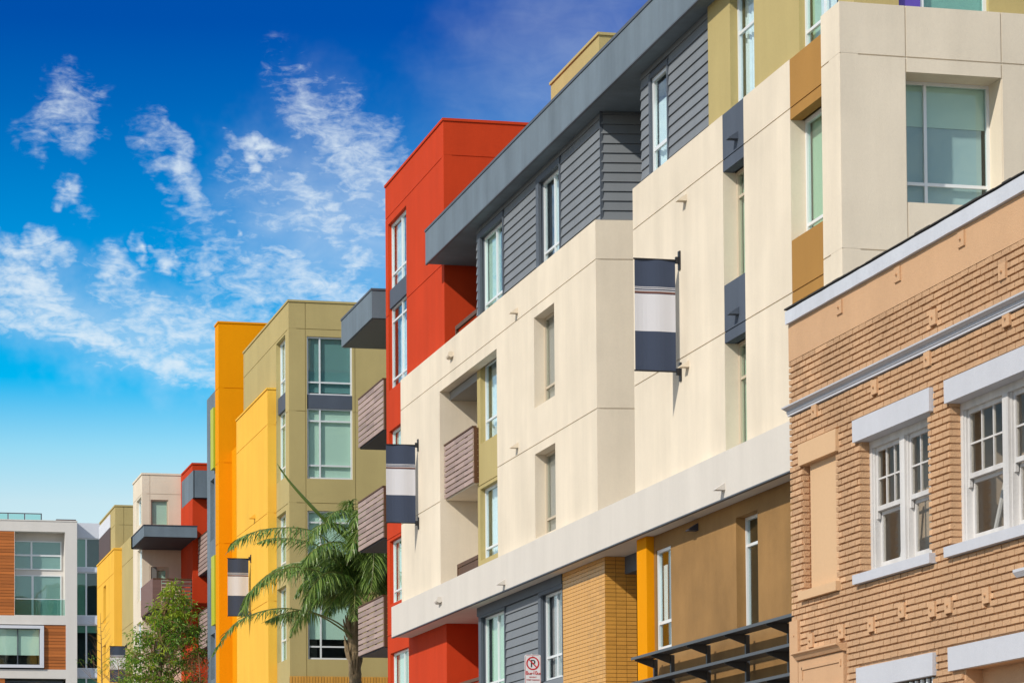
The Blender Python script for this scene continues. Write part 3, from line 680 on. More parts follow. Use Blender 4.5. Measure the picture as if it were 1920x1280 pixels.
wall('wall', M['tan'], bl, PT_, 38, yw, 0, ZL0-.003, [(*B1, .06), (*B2, .17)], [], thick=.24, label='ochre brown wall under the ledge')
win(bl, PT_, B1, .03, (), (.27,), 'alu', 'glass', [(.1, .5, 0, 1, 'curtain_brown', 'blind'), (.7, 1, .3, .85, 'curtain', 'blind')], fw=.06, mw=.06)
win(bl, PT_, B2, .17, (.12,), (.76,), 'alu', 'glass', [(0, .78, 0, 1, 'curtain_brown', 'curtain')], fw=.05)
# wall spouts and lamps
def spout(x, y, z, mt, s=1.0):
    b = MB(); w = .085*s; l = .17*s; h = .14*s
    b.prism([(x+.02, y-w, z), (x-l, y-w, z), (x-l, y-w, z+.015), (x+.02, y-w, z+h)], (0, 2*w, 0)); put('wall_spout', b, M[mt], bl)
def wlamp(x, y, z, mt):
    b = MB(); b.tube([(x+.02, y, z), (x-.06, y, z)], .04, 10); b.tube([(x-.06, y-.15, z+.02), (x-.06, y+.12, z-.01)], .075, 12); put('wall_lamp', b, M[mt], bl)
for px, py in ((969.5, 588), (970.5, 840), (1285.5, 378), (1290, 689)): q = at(px, py, X=XF); spout(XF, q.y, q.z, 'cream')
for px, py in ((946, 1096), (1357, 919)): q = at(px, py, X=XL); spout(XL, q.y, q.z, 'ledge')
for px, py in ((1381, 262), (1383, 590)): q = at(px, py, X=XF); spout(XF, q.y, q.z, 'grey_dark')
q = at(1306.6, 995, X=XT); spout(XT, q.y, q.z, 'soffit', 1.1)
q = at(847.6, 667, X=XF); wlamp(XF, q.y, q.z, 'cream'); q = at(826, 1126, X=XL); wlamp(XL, q.y, q.z, 'ledge')
# steel sunshade over the ground floor
xp = 15.93; yE = at(1222, 1240, X=xp).y; xf = at(1183, 1236, Y=yE).x
zs_ = [at(1485.4, 1148.4, X=xf).z, at(1483.7, 1203.4, X=xf).z, at(1484.5, 1259, X=xf).z]; dz = (zs_[0]-zs_[2])/2
shade = None
b = MB()
ys_ = [at(px, 1230, X=xp).y for px in (1224, 1257, 1323, 1396, 1477)]
step = (ys_[1]-ys_[4])/3
ys_ = [ys_[0]-.05]+[ys_[1]-step*i for i in range(6)]
for y in ys_: b.box(xp, xp+.07, y-.035, y+.035, zs_[0]-3.2, zs_[0]-.035)
shade = put('sunshade', b, M['steel'], bl, 'dark steel sunshade with shelves')
for k in range(5):
    z = zs_[0]-k*dz
    b = MB(); b.box(xf, xf+.03, 38.5, yE, z-.05, z); b.box(xf+.032, xp-.002, 38.5, yE, z-.028, z-.012); put('shelf', b, M['steel'], shade)
    for y in ys_:
        b = MB(); b.prism([(xp, y-.012, z-.03), (xf+.04, y-.012, z-.03), (xf+.04, y-.012, z-.07), (xp, y-.012, z-.20)], (0, .024, 0)); put('bracket', b, M['steel'], shade)

# ================================================================== olive, yellow and orange apartment block
b2 = thing('apartment_building', 'olive apartment block with yellow wing and orange tower behind the palm', 'building', (16, 94, 0))
YV, YV1, ZV = 93.64, 101.15, 20.75
v1 = rxd(16, .14, 517, 535, 655, 758); v2 = rxd(16, .14, 518, 535.3, 785, 914); v3 = rxd(16, .14, 519, 536, 975, 1085); v4 = rxd(16, .14, 520, 536, 1110, 1247)
va, vb = v1[0], min(v1[1], at(518, 800, X=16).y-.03)
vs = [(va, vb, v[2], v[3]) for v in (v1, v2, v3, v4)]
slot = [(va, vb, vs[0][2], vs[0][3]), (va, vb, vs[1][3], vs[0][2]), vs[1], vs[2], vs[3]]
zjo = [at(540.8, 615.5, X=16).z, at(540.8, 770, X=16).z, at(541.5, 942, X=16).z]
wall('wall', M['olive'], b2, PX(16), YV, YV1+2, 0, ZV, [(*s, .14) for s in slot], zjo, thick=.25, label='olive stucco wall, street side')
b = MB(); b.pbox(PX(16), va, vb, slot[1][2]-.02, slot[1][3]+.02, .06, .16); put('spandrel', b, M['grey_dark'], b2)
for i, v in enumerate(vs): win(b2, PX(16), v, .14, (.5,), (.3,) if i in (0, 3) else (.2, .8), 'alu', 'glass', [(0, 1, 0, 1, 'blind_green' if i else 'curtain', 'blind')])
e1 = ry(YV, 575.3, 660.5, 630, 739.4); e2 = ry(YV, 575.5, 660.5, 764, 896.5); e3 = ry(YV, 577, 662, 956.5, 1100); e4 = ry(YV, 578, 663, 1126, 1235)
ex0, ex1 = e1[0], e1[1]
es = [(ex0, ex1, e[2], e[3]) for e in (e1, e2, e3, e4)]
sp1 = (ex0, ex1, es[1][3], es[0][2]); sp2 = (ex0, ex1, es[3][3], es[2][2])
xv1 = at(574.5, 700, Y=YV).x; xv2 = at(664, 700, Y=YV).x
wall('wall', M['olive'], b2, PY(YV), 16.002, 24, 0, ZV-.003, [(*e, .08) for e in es]+[(*sp1, .06), (*sp2, .06)], zjo, [xv1-.03, xv2+.03], thick=.25, label='olive stucco wall, near side')
for s in (sp1, sp2):
    b = MB(); b.pbox(PY(YV), s[0], s[1], s[2]-.01, s[3]+.01, .03, .12); put('spandrel', b, M['grey_dark'], b2)
win(b2, PY(YV), es[0], .06, (.29,), (.22,), 'alu', 'glass_teal', [(0, 1, .05, 1, 'shade', 'blind')], room='room_dark')  # grey blind stands in for pale sky mirrored by the pane
win(b2, PY(YV), es[1], .06, (.29,), (.19, .82), 'alu', 'glass', [(0, 1, 0, 1, 'blind', 'blind'), (.02, .98, .80, 1, 'blind_green', 'blind')])
win(b2, PY(YV), es[2], .06, (.29,), (.85,), 'alu', 'glass', [(0, 1, .35, 1, 'blind', 'blind')])
win(b2, PY(YV), es[3], .06, (.29,), (.22,), 'alu', 'glass', [(0, 1, .35, 1, 'blind', 'blind')], room='room_dark')
b = MB(); b.box(15.97, 24, YV-.03, YV1+2.02, ZV+.002, ZV+.07); put('roof_cap', b, M['olive'], b2)
b = MB(); b.box(17.2, 24, YV+1.1, YV1+1.9, 0, ZV-.5); put('light_block_core', b, M['room_dark'], b2)  # hidden core added against light leaks
# soldier course of tiles along its foot
zt_ = at(545, 1267, Y=YV).z; sold = MB(); sold.pbox(PY(YV), 15.98, 22, 0, zt_-.02, -.10, -.004)
so_ = put('tile_base', sold, M['grout'], b2); n_ = 0
for i in range(60):
    x = 15.97+i*.095
    q = MB(); q.pbox(PY(YV), x, x+.08, zt_-.28, zt_, -.125, -.101); put('tile', q, M['tile'], so_)
q = MB()
for k in range(60):
    for i in range(26): q.pbox(PY(YV), 15.97+i*.22, 15.97+i*.22+.208, zt_-.30-k*.085-.075, zt_-.30-k*.085, -.125, -.101)
q = put('tile_cladding', q, M['tile'], so_); q['kind'] = 'stuff'
# yellow wing
YY = at(518, 800, X=16).y; XY = at(501.6, 800, Y=YY).x; YY1 = at(443.5, 900, X=XY).y; ZY = at(501.6, 729.5, X=XY).z
jy = [at(501.6, 795.2, X=XY).z, at(502, 961, X=XY).z, at(502.5, 1126, X=XY).z]
wall('wall', M['yellow'], b2, PX(XY), YY, YY1, 0, ZY, [], jy, thick=.2, label='yellow stucco wing, street side')
wall('wall', M['yellow'], b2, PY(YY), XY+.002, 15.998, 0, ZY-.003, [], jy, thick=.2, label='yellow stucco wing, near side')
b = MB(); b.box(XY-.03, 15.999, YY-.03, YY1, ZY+.002, ZY+.06); put('roof_cap', b, M['yellow'], b2)
q = at(478, 972, X=XY); b = MB(); b.prism([(XY, q.y-.1, q.z), (XY-.2, q.y-.1, q.z), (XY, q.y-.1, q.z+.16)], (0, .2, 0)); put('wall_spout', b, M['yellow'], b2)
# orange tower
YG = 108.0; XG = at(410, 800, Y=YG).x; YG1 = at(403.5, 800, X=XG).y; ZG = at(410, 605.5, Y=YG).z
jg = [at(410, 726.5, Y=YG).z, at(410, 866.5, Y=YG).z, at(410, 1018, Y=YG).z]
wall('wall', M['orange'], b2, PX(XG), YG, YG1, 0, ZG, [], jg, thick=.2, label='orange stucco tower, street side')
wall('wall', M['orange'], b2, PY(YG), XG+.002, 22, 0, ZG-.003, [], jg, thick=.2, label='orange stucco tower, near side')
b = MB(); b.box(XG-.03, 22, YG-.03, YG1+.02, ZG+.002, ZG+.07); put('roof_cap', b, M['orange'], b2)
b = MB(); b.box(XG+.21, 22, YG+.21, YG1, 0, ZG-.01); b.box(16.3, 22, YV1+2.1, YG-.01, 0, 18); put('light_block_core', b, M['orange'], b2)  # hidden solid cores added behind the walls to keep light out
XW = 15.95; yg1 = at(388, 800, X=XW).y; zg = at(388.5, 749, X=XW).z
gws = [rx(XW, 394, 401, 794, 882), rx(XW, 394.5, 402, 902, 1015), rx(XW, 395, 403, 1066, 1160), rx(XW, 395, 403, 1190, 1275)]
wall('wall', M['grey'], b2, PX(XW), YG1+.01, yg1, 0, zg, [(*w_, .2) for w_ in gws], [], thick=.25, label='slate grey end wall')
for w_ in gws: win(b2, PX(XW), w_, .2, (), (.25,), 'alu', 'glass', [(0, 1, 0, 1, 'blind', 'blind')])
for t, bo, l, r in ((769, 882, 397.5, 403), (1044, 1173, 399, 405)):
    w_ = rx(XW-.1, l, r, t, bo); b = MB(); b.box(XW-.16, XW-.004, w_[0], w_[1], w_[2], w_[3]); put('fin', b, M['lime'], b2)
b = MB(); b.box(XW+.26, 22, YG1+.02, yg1-.01, 0, zg-.05); put('light_block_core', b, M['room_dark'], b2)  # added core behind the end wall, blocks light

# ================================================================== far cream and red building
b3 = thing('apartment_building', 'cream and red apartment building with grey awning slab beyond the leafy tree', 'building', (15, 120, 0))
XE = 16.2; YE0 = at(361, 950, X=XE).y; YE1 = at(341, 950, X=XE).y; ZE = at(361, 870.5, X=XE).z
wall('wall', M['red'], b3, PX(XE), YE0, YE1+.3, 0, ZE, [], [], thick=.2, label='red stucco wall, street side')
zr_ = at(361, 870.5, Y=YE0).z
dr = ry(YE0, 343.5, 351, 1040, 1083)
wall('wall', M['red'], b3, PY(YE0), XE+.002, 22, 0, ZE-.003, [], [], thick=.2, label='red stucco wall, near side')
b = MB(); b.box(XE-.03, 22, YE0-.03, YE1, ZE+.002, ZE+.08); put('roof_cap', b, M['red'], b3)
YK = YE1+.3; XK = at(266.5, 1000, Y=YK).x; YK1 = at(249.5, 950, X=XK).y; ZK = at(266.5, 889.5, Y=YK).z
kw = ry(YK, 282.6, 315.6, 936, 984.5); kd = ry(YK, 283, 317, 1062, 1100)
k2 = ry(YK, 283, 330, 1195, 1240)
sw1 = rx(XK, 256, 265, 940, 990); sw2 = rx(XK, 258, 266, 1033, 1130); sw3 = rx(XK, 256, 265, 1170, 1215)
jk = [at(266.5, 925, Y=YK).z]
wall('wall', M['cream'], b3, PX(XK), YK, YK1, 0, ZK, [(*w_, .12) for w_ in (sw1, sw2, sw3)], jk, thick=.2, label='cream stucco wall, street side')
wall('wall', M['cream'], b3, PY(YK), XK+.002, 18, 0, ZK-.003, [(*w_, .06) for w_ in (kw, kd, k2)], jk, [at(281, 920, Y=YK).x], thick=.2, label='cream stucco wall, near side')
b = MB(); b.box(XK-.03, 18, YK-.03, YK1+.02, ZK+.002, ZK+.08); put('roof_cap', b, M['cream'], b3)
win(b3, PY(YK), kw, .05, (), (), 'tanframe', 'glass', [(0, 1, 0, 1, 'blind', 'blind')])
win(b3, PY(YK), kd, .05, (), (), 'tanframe', 'glass', [(.05, .95, 0, .95, 'blind', 'blind')], fw=.14, name='door')
win(b3, PY(YK), k2, .05, (.4,), (), 'tanframe', 'glass', [(.05, .95, 0, .95, 'curtain_brown', 'blind')], fw=.12)
for w_ in (sw1, sw2, sw3): win(b3, PX(XK), w_, .1, (.5,), (), 'alu', 'glass', [(0, 1, 0, 1, 'curtain', 'blind')], deep=.5)
b = MB(); b.box(XK+.7, 18, YK+1.1, YK1-.1, 0, ZK-.3); b.box(XE+.25, 22, YE0+.25, YK-.02, 0, ZE-.3); put('light_block_core', b, M['room_dark'], b3)  # unseen cores added to close both volumes against light
# grey slab awnings
YA = YE0-.9; xa0 = at(270, 990, Y=YA).x; xa1 = at(369.5, 990, Y=YA).x; za1 = at(270, 984.5, Y=YA).z; za0 = at(270, 1005, Y=YA).z
ya1 = at(248.5, 1010, X=xa0).y
b = MB(); b.box(xa0, xa1, YA, YK-.002, za0, za1); b.box(xa0, XK-.003, YK+.0, ya1, za0, za1); put('awning', b, M['grey'], b3, 'grey slab awning wrapping the cream corner')
b = MB(); b.box(xa0+.05, xa1-.05, YA+.05, YK-.05, za0-.02, za0-.002); b.box(xa0-.02, xa1+.02, YA-.02, YK-.06, za1+.002, za1+.04); put('awning_edge', b, M['soffit'], b3)
YA2 = YE0-.3; xc0 = at(364.5, 900, Y=YA2).x; yc1 = at(342.5, 920, X=xc0).y; zc1 = at(364.5, 881, Y=YA2).z; zc0 = at(364.5, 932, Y=YA2).z
b = MB(); b.box(xc0, XE-.003, YA2, yc1, zc0, zc1); b.box(XE-.002, 18.5, YA2, YE0-.004, zc0, zc1); put('awning', b, M['grey'], b3, 'grey box awning on the red wall')
b = MB(); b.box(xc0+.04, 18.4, YA2+.03, yc1-.04, zc0-.02, zc0-.003); put('awning_edge', b, M['soffit'], b3)
# balcony on the cream side and two on the red side
YD = YA+.15; xd0 = at(287, 1110, Y=YD).x; xd1 = at(360, 1110, Y=YD).x; zd1 = at(287, 1083, Y=YD).z; zd0 = at(287, 1140, Y=YD).z; yd1 = at(265, 1120, X=xd0).y
b = MB(); b.box(xd0, xd1, YD, YD+.1, zd1-.05, zd1)
for f in (.0, .5, .97): b.box(xd0+(xd1-xd0)*f, xd0+(xd1-xd0)*f+.06, YD+.04, YD+.1, zd0, zd1-.05)
bal = put('balcony', b, M['slat_dark'], b3, 'brown slatted balcony above the leafy tree')
slats(bal, PY(YD), xd0+.35, xd1, zd0, zd1-.06, 8, 0, .035, mat='slat_brown', gap=.04, joints=(.42,))
b = MB(); b.box(xd0-.02, xd0+.33, YD-.02, YD+.035, zd0, zd1-.06); b.box(xd0-.02, xd0+.06, YD+.04, yd1, zd0, zd1-.002); put('side_panel', b, M['slat_brown'], bal)
b = MB(); b.box(xd0+.07, xd1, YD+.11, YK-.01, zd0-.05, zd0+.12); b.box(xd0+.07, XK-.01, YK, yd1-.05, zd0-.05, zd0+.12); put('slab', b, M['soffit'], bal)
for (tl, tr, bo) in ((1021, 994, 1066), (1157, 1137, 1202)):
    xx = at(388.5, tr, Y=YE0-2.6).x; y0b = YE0-2.6; yfar = at(359.5, tl+30, X=xx).y; z1 = at(388.5, tr, Y=y0b).z
    balcony(b3, PX(xx), y0b, yfar, z1-1.55, z1, 1.2, 9, (.5,))
b = MB(); b.box(XE-.0+.005, 22, YE0-2.7, YE0-.2, 0, .3); put('plinth', b, M['grey'], b3)

# ================================================================== far olive and yellow building
b4 = thing('apartment_building', 'narrow olive and yellow apartment building next to the white modern block', 'building', (15, 137, 0))
YH = 139.0; XH = at(216, 1000, Y=YH).x; YH1 = at(187, 1000, X=XH).y; ZH = at(216, 949, Y=YH).z
wall('wall', M['olive'], b4, PX(XH), YH, YH1, 0, ZH, [], [at(216, 983, X=XH).z], thick=.2, label='olive stucco wall, street side')
wall('wall', M['olive'], b4, PY(YH), XH+.002, 20, 0, ZH-.003, [], [at(216, 983, X=XH).z], [at(232, 980, Y=YH).x], thick=.2, label='olive stucco wall, near side')
b = MB(); b.box(XH-.03, 20, YH-.03, YH1, ZH+.002, ZH+.08); put('roof_cap', b, M['olive'], b4)
w_ = rx(XH, 187, 207.5, 1000, 1052); z_a = at(207.5, 964, X=XH).z; z_b = at(207.5, 988, X=XH).z; z_c = at(207.5, 1031, X=XH).z
b = MB(); b.box(XH-.04, XH-.004, w_[0], YH1+.01, z_b, z_a); put('pale_panel', b, M['white_cool'], b4)
b = MB(); b.box(XH-.04, XH-.004, w_[0], YH1+.01, z_c-.6, z_b-.02); put('brown_panel', b, M['brownpanel'], b4)
XH2 = 15.5; yh2 = at(257.5, 1100, X=XH2).y; yh3 = at(228.5, 1100, X=XH2).y; zh2 = at(228.5, 1022, X=XH2).z
wall('wall', M['olive'], b4, PX(XH2), yh2, yh3+1, 0, zh2, [], [at(257, 1036, X=XH2).z, at(257, 1160, X=XH2).z], thick=.2, label='lower olive wall, street side')
wall('wall', M['olive'], b4, PY(yh2), XH2+.002, 20, 0, zh2-.003, [], [], thick=.2, label='lower olive wall, near side')
YJ = yh3; XJ = at(214, 1100, Y=YJ).x; YJ1 = at(182, 1120, X=XJ).y; ZJ = at(214, 1029.5, Y=YJ).z
ns1 = rx(XJ, 194, 198.5, 1100, 1170); ns2 = rx(XJ, 194, 198.5, 1210, 1270)
wall('wall', M['yellow'], b4, PX(XJ), YJ, YJ1, 0, ZJ, [(*ns1, .22), (*ns2, .22)], [at(214, 1073, X=XJ).z], thick=.3, label='yellow stucco wing, street side')
for s in (ns1, ns2): win(b4, PX(XJ), s, .22, (), (), 'tanframe', 'glass', [(0, 1, 0, 1, 'blind_green', 'blind')], deep=.4)
wall('wall', M['yellow'], b4, PY(YJ), XJ+.002, 15.7, 0, ZJ-.003, [], [at(214, 1073, Y=YJ).z], thick=.2, label='yellow stucco wing, near side')
b = MB(); b.box(XJ-.03, 15.7, YJ-.03, YJ1, ZJ+.002, ZJ+.08); put('roof_cap', b, M['yellow'], b4)
b = MB(); b.box(XH+.25, 20, YH+.25, YH1, 0, ZH-.1); b.box(XH2+.25, 20, yh2+.25, YH-.01, 0, zh2-.1); put('light_block_core', b, M['room_dark'], b4)  # added hidden cores, keep light from passing through

# ================================================================== white modern building at the end of the street
b5 = thing('apartment_building', 'white modern apartment building with orange cedar cladding and teal glass at the street end', 'building', (11, 160, 0))
YM = 160.0; PM = PY(YM)
def m5(pl, pr, yt, yb, Y=YM): return ry(Y, pl, pr, yt, yb)
x_l = at(0, 1000, Y=YM).x-6; x_r = at(144.5, 1000, Y=YM).x; x_e = at(200, 1000, Y=YM).x
zt5 = at(60, 976, Y=YM).z
o_up = m5(27.5, 122, 995, 1152); o_cd = (x_l+.5, at(27, 1000, Y=YM).x, o_up[2]-.03, o_up[3]); o_lo = (x_l+.5, at(123.5, 1200, Y=YM).x, at(60, 1254, Y=YM).z, at(60, 1170, Y=YM).z)
o_bt = (x_l+.5, o_lo[1], 8.0, at(60, 1271, Y=YM).z); o_b2 = (x_l+.5, o_lo[1], 2.5, 7.2)
wall('wall', M['white'], b5, PM, x_l, x_r, 0, zt5, [(o_up[0]-.0, o_up[1], o_up[2], o_up[3], .9), (*o_cd, .14), (*o_lo, .14), (*o_bt, .4), (*o_b2, .4)], [], thick=1.0, label='white frame of piers and slabs')
b = MB(); b.box(x_l-.02, x_r+.02, YM-.03, YM+8, zt5+.002, zt5+.06); put('roof_cap', b, M['white'], b5)
b = MB(); b.quad((o_up[0], YM+.9, o_up[2]), (o_up[1], YM+.9, o_up[2]), (o_up[1], YM+.9, o_up[3]), (o_up[0], YM+.9, o_up[3])); put('recess_wall', b, M['white'], b5)
def planks(u0, u1, z0, z1, d, h=.17):
    z = z0
    while z < z1-.02:
        t = min(z+h, z1); q = MB(); e = random.uniform(0, .012); q.pbox(PM, u0, u1, z+.008, t-.008, d+e, d+.06); put('cedar_plank', q, M['cedar'], b5); z += h
    q = MB(); q.pbox(PM, u0, u1, z0, z1, d+.061, d+.1); put('cladding_backing', q, M['tarpaper'], b5)
planks(o_cd[0], o_cd[1], o_cd[2], o_cd[3], .02)
fr = m5(-60, 82, 1171.5, 1251); 
planks(fr[1]+.02, o_lo[1], o_lo[2], o_lo[3], .03)
b = MB(); f_ = (fr[0], fr[1], o_lo[2]+.08, o_lo[3]-.06)
b.pbox(PM, f_[1]-.2, f_[1], f_[2], f_[3], -.12, .12); b.pbox(PM, f_[0], f_[1]-.2, f_[3]-.16, f_[3], -.12, .12); b.pbox(PM, f_[0], f_[1]-.2, f_[2], f_[2]+.16, -.12, .12); put('box_frame', b, M['white_cool'], b5)
win(b5, PM, (f_[0], f_[1]-.2, f_[2]+.16, f_[3]-.16), .08, (.69,), (), 'trim', 'glass', [(0, 1, .27, 1, 'blind', 'blind'), (0, .42, .0, .27, 'blind', 'blind')], room='room_dark', fw=.03)
PM2 = PY(YM+.9)
u1 = ry(YM+.9, 27.5, 115, 1013, 1067); u2 = ry(YM+.9, 27.5, 115, 1077, 1153)
u1 = (o_up[0]-.3, u1[1], u1[2], u1[3]); u2 = (o_up[0]-.3, u1[1], o_up[2]-.1, u2[3])
win(b5, PM2, u1, -.06, (.44,), (.5,), 'alu', 'glass_teal', [], room='room', fw=.06, mw=.1, deep=.5)
win(b5, PM2, u2, -.06, (.46,), (), 'alu', 'glass_teal', [(.5, .97, 0, .97, 'curtain', 'curtain'), (.0, .43, 0, .97, 'room', 'curtain')], room='room', fw=.06, mw=.12, deep=.5)
b = MB(); zr5 = at(60, 1121.5, Y=YM).z; b.pbox(PM, o_up[0], o_up[1], zr5-.03, zr5, .06, .11); rail = put('glass_railing', b, M['alu'], b5)
for f in (0, .43, .86):
    q = MB(); g_ = o_up[1]-o_up[0]; q.pbox(PM, o_up[0]+g_*f+.01, o_up[0]+g_*min(f+.43, 1)-.01, o_up[2]+.02, zr5-.032, .08, .09); put('pane', q, M['glass_rail'], rail)
win(b5, PM, (at(10, 1275, Y=YM).x, at(118, 1275, Y=YM).x, 8.0, o_bt[3]-.12), .3, (.5, .8), (), 'trim', 'glass_teal', [], room='room', fw=.08, deep=.6)
b = MB(); b.pbox(PM, o_bt[0], at(10, 1275, Y=YM).x-.02, 8.0, o_bt[3], .05, .3); put('cladding', b, M['cedar'], b5)
# glazed stair strip
YMs = YM+.6; PMs = PY(YMs); gx0 = x_r-.2; zt6 = at(160, 980, Y=YMs).z
gl = [ry(YMs, 145, 188, 1008, 1063.5), ry(YMs, 145, 188, 1071.5, 1154), ry(YMs, 145, 181, 1170, 1253), ry(YMs, 145, 181, 1269, 1400)]
gl = [(gx0, gl[0][1], g_[2], g_[3]) for g_ in gl]
wall('wall', M['white_cool'], b5, PMs, gx0, x_e, 0, zt6, [(*g_, .1) for g_ in gl], [], thick=.3, label='cool white wall of the glazed strip')
for i, g_ in enumerate(gl): win(b5, PMs, g_, .06, (.5,), (), 'alu', 'glass_teal', [(0, .48, 0, 1, 'blind_green', 'blind')] if i < 2 else [(0, 1, .82, 1, 'blind_green', 'blind')], room='room_dark' if i > 1 else 'room', mw=.09)
# roof glass screen and vent
b = MB(); zs0 = zt5+.07; zs1 = at(40, 961, Y=YM+2).z; xs1 = at(78.5, 970, Y=YM+2).x; PMr = PY(YM+2)
b.pbox(PMr, x_l, xs1, zs1-.05, zs1, 0, .06)
for k in range(7): b.pbox(PMr, xs1-.06-k*.9, xs1-k*.9, zs0, zs1-.05, 0, .06)
scr = put('roof_screen', b, M['steel'], b5)
for k in range(6):
    q = MB(); q.pbox(PMr, xs1-.88-k*.9, xs1-.07-k*.9, zs0, zs1-.06, .02, .03); put('pane', q, M['glass_rail'], scr)
v_ = m5(112, 144, 973, 977); b = MB(); b.box(v_[0], v_[1], YM+1.0, YM+2, zt5+.07, zt5+.16); b.box(v_[0]-.1, v_[1]+.05, YM+.9, YM+2.1, zt5+.162, zt5+.24); put('roof_vent', b, M['brownpanel'], b5)
b = MB(); b.box(x_l, x_e, YM+1.8, YM+12, 0, zt5-.8); put('light_block_core', b, M['room_dark'], b5)  # added core out of sight, blocks light from behind

# ================================================================== tan painted brick building
XB = 12.5; YBE = 35.37; YB0 = 22.0
b6 = thing('brick_building', 'tan painted brick building with white cornice and white sash windows', 'building', (12.5, 35, 0))
PBk = PX(XB)
Zc0 = at(1476.7, 606.4, X=12.45).z; Zc1 = at(1474.5, 583.5, X=12.45).z
Zst = at(1479.4, 678.6, X=XB).z; Zk1 = at(1473, 755, X=12.32).z; Zk0 = at(1481, 781, X=XB).z
W1 = rx(XB, 1612, 1741, 830, 1079); W1 = (W1[0], W1[1], at(1608, 1079, X=XB).z, at(1604, 830, X=XB).z)
W2l = at(1781, 900, X=XB).y; W2 = (W2l-2*(W1[1]-W1[0])*.58, W2l, W1[2], at(1777.3, 756.3, X=XB).z); W2 = (W2[0], W2[1], at(1780, 1028, X=XB).z, W2[3])
BW = rx(XB, 1505, 1568, 873.8, 1110)
L3 = rx(XB, 1610.7, 1755.2, 1252.6, 1290); L3 = (L3[0], L3[1], at(1755, 1264, X=XB).z, L3[3]); V3 = (L3[0]+.12, L3[1]-.55, L3[2]-1.0, L3[2])
L4y = at(1783, 1230, X=XB).y; L4 = (L4y-2.2, L4y, at(1783, 1257.3, X=XB).z, at(1783, 1214, X=XB).z)
H4 = (L4[0]+.2, at(1806, 1260, X=XB).y, L4[2]-2.2, L4[2])
lin1 = rx(XB, 1604, 1750, 790, 830); lin2 = (W2[0]-.2, at(1776.3, 730, X=XB).y, at(1777.3, 756.3, X=XB).z, at(1776.3, 714.7, X=XB).z)
linb = rx(XB, 1500.5, 1572, 834.7, 873.8)
sl1 = rx(XB, 1608, 1754, 1079, 1095.6); sl2 = (W2[0]-.1, at(1780, 1035, X=XB).y, at(1780, 1044.8, X=XB).z, at(1780, 1026.5, X=XB).z); slb = rx(XB, 1504, 1576, 1110, 1125.7)
pil = rx(XB, 1485.5, 1500.5, 1165, 1400); pil = (pil[0], YBE, 0, pil[3])
dsr = rx(XB, 1501, 1588, 1224, 1400); dsr = (dsr[0], dsr[1], 0, dsr[3])
wall('wall', M['brickstucco'], b6, PX(XB+.034), YB0, YBE, 0, Zc0+.01, [(*W1, .13), (*W2, .13), (*V3, .1)], [], thick=.35, label='tan rendered backing of the brickwork',
     inset=[(*BW, .085), (*H4, .22)])
b = MB(); b.box(XB-.001, XB+.033, YB0, YBE-.004, Zst, Zc0-.002); put('render_band', b, M['brickstucco'], b6, 'smooth tan render band under the coping')
b = MB(); b.box(XB+.37, 24, YB0, YBE-.02, 0, 3.8); b.box(XB+1.3, 24, YB0, YBE-.02, 3.9, Zc0-.4); b.box(XB+.37, XB+1.29, YB0, YBE-.02, Zc0-1.0, Zc0-.41); b.box(XB+.37, XB+1.29, at(1560, 900, X=XB).y, YBE-.02, 3.9, Zc0-1.1); put('light_block_core', b, M['room_dark'], b6)  # unseen cores added around the window rooms to block light
b = MB(); b.box(XB+.3, 24, YB0, YBE-.02, Zc0-.4, Zc0-.2); put('roof', b, M['roof'], b6)
b = MB(); n_ = 40
for i in range(n_):
    ya = YB0+(YBE-.03-YB0)*i/n_; yb = YB0+(YBE-.03-YB0)*(i+1)/n_; e = .004*math.sin(i*2.3)
    b.hexa([(12.45+e, ya, Zc0), (13, ya, Zc0), (13, yb, Zc0), (12.45+.004*math.sin((i+1)*2.3), yb, Zc0), (12.45+e, ya, Zc1), (13, ya, Zc1+.02), (13, yb, Zc1+.02), (12.45+.004*math.sin((i+1)*2.3), yb, Zc1)])
put('coping', b, M['coping'], b6, 'white metal coping with dents')
b = MB()
for i in range(60):
    ya = YB0+(YBE-.01-YB0)*i/60; yb = YB0+(YBE-.01-YB0)*(i+1)/60; e = random.uniform(0, .013); b.box(12.44, 13, ya, yb, Zc1+.021, Zc1+.028+e)
put('roofing_edge', b, M['tarpaper'], b6)
# cornice profile
prof = [(XB+.032, Zk0), (XB-.025, Zk0), (XB-.025, Zk0+.062), (XB-.038, Zk0+.066), (XB-.038, Zk0+.138), (XB-.052, Zk0+.143), (XB-.07, Zk0+.165), (XB-.095, Zk0+.185), (XB-.105, Zk0+.19), (XB-.108, Zk0+.228), (XB+.032, Zk0+.26)]
ht = (Zk1-Zk0)/.235
prof = [(x, Zk0+(z-Zk0)*ht) for x, z in prof]
b = MB(); b.prism([(x, YB0, z) for x, z in prof], (0, YBE-YB0, 0)); put('cornice', b, M['whitetrim'], b6, 'white moulded cornice')
Zk1 = max(z for x, z in prof)
def trim_box(name, r, out, mt, label=None, inn=.032):
    b = MB(); e = .008; r = (r[0], r[1], r[2]-.004, r[3]+.004)
    b.hexa([(XB-out, r[0]+e, r[2]), (XB+inn, r[0]+e, r[2]), (XB+inn, r[1]-e, r[2]), (XB-out, r[1]-e, r[2]), (XB-out, r[0], r[3]), (XB+inn, r[0], r[3]), (XB+inn, r[1], r[3]), (XB-out, r[1], r[3])]); return put(name, b, M[mt], b6, label)
trim_box('lintel', lin1, .045, 'whitetrim', None, .17); trim_box('lintel', lin2, .045, 'whitetrim', None, .17); trim_box('lintel', linb, .035, 'brickpanel', 'tan lintel over the blocked window', .09)
trim_box('sill', sl1, .07, 'whitetrim', None, .14); trim_box('sill', sl2, .07, 'whitetrim', None, .14); trim_box('sill', slb, .06, 'brickpanel', 'tan sill of the blocked window', .09)
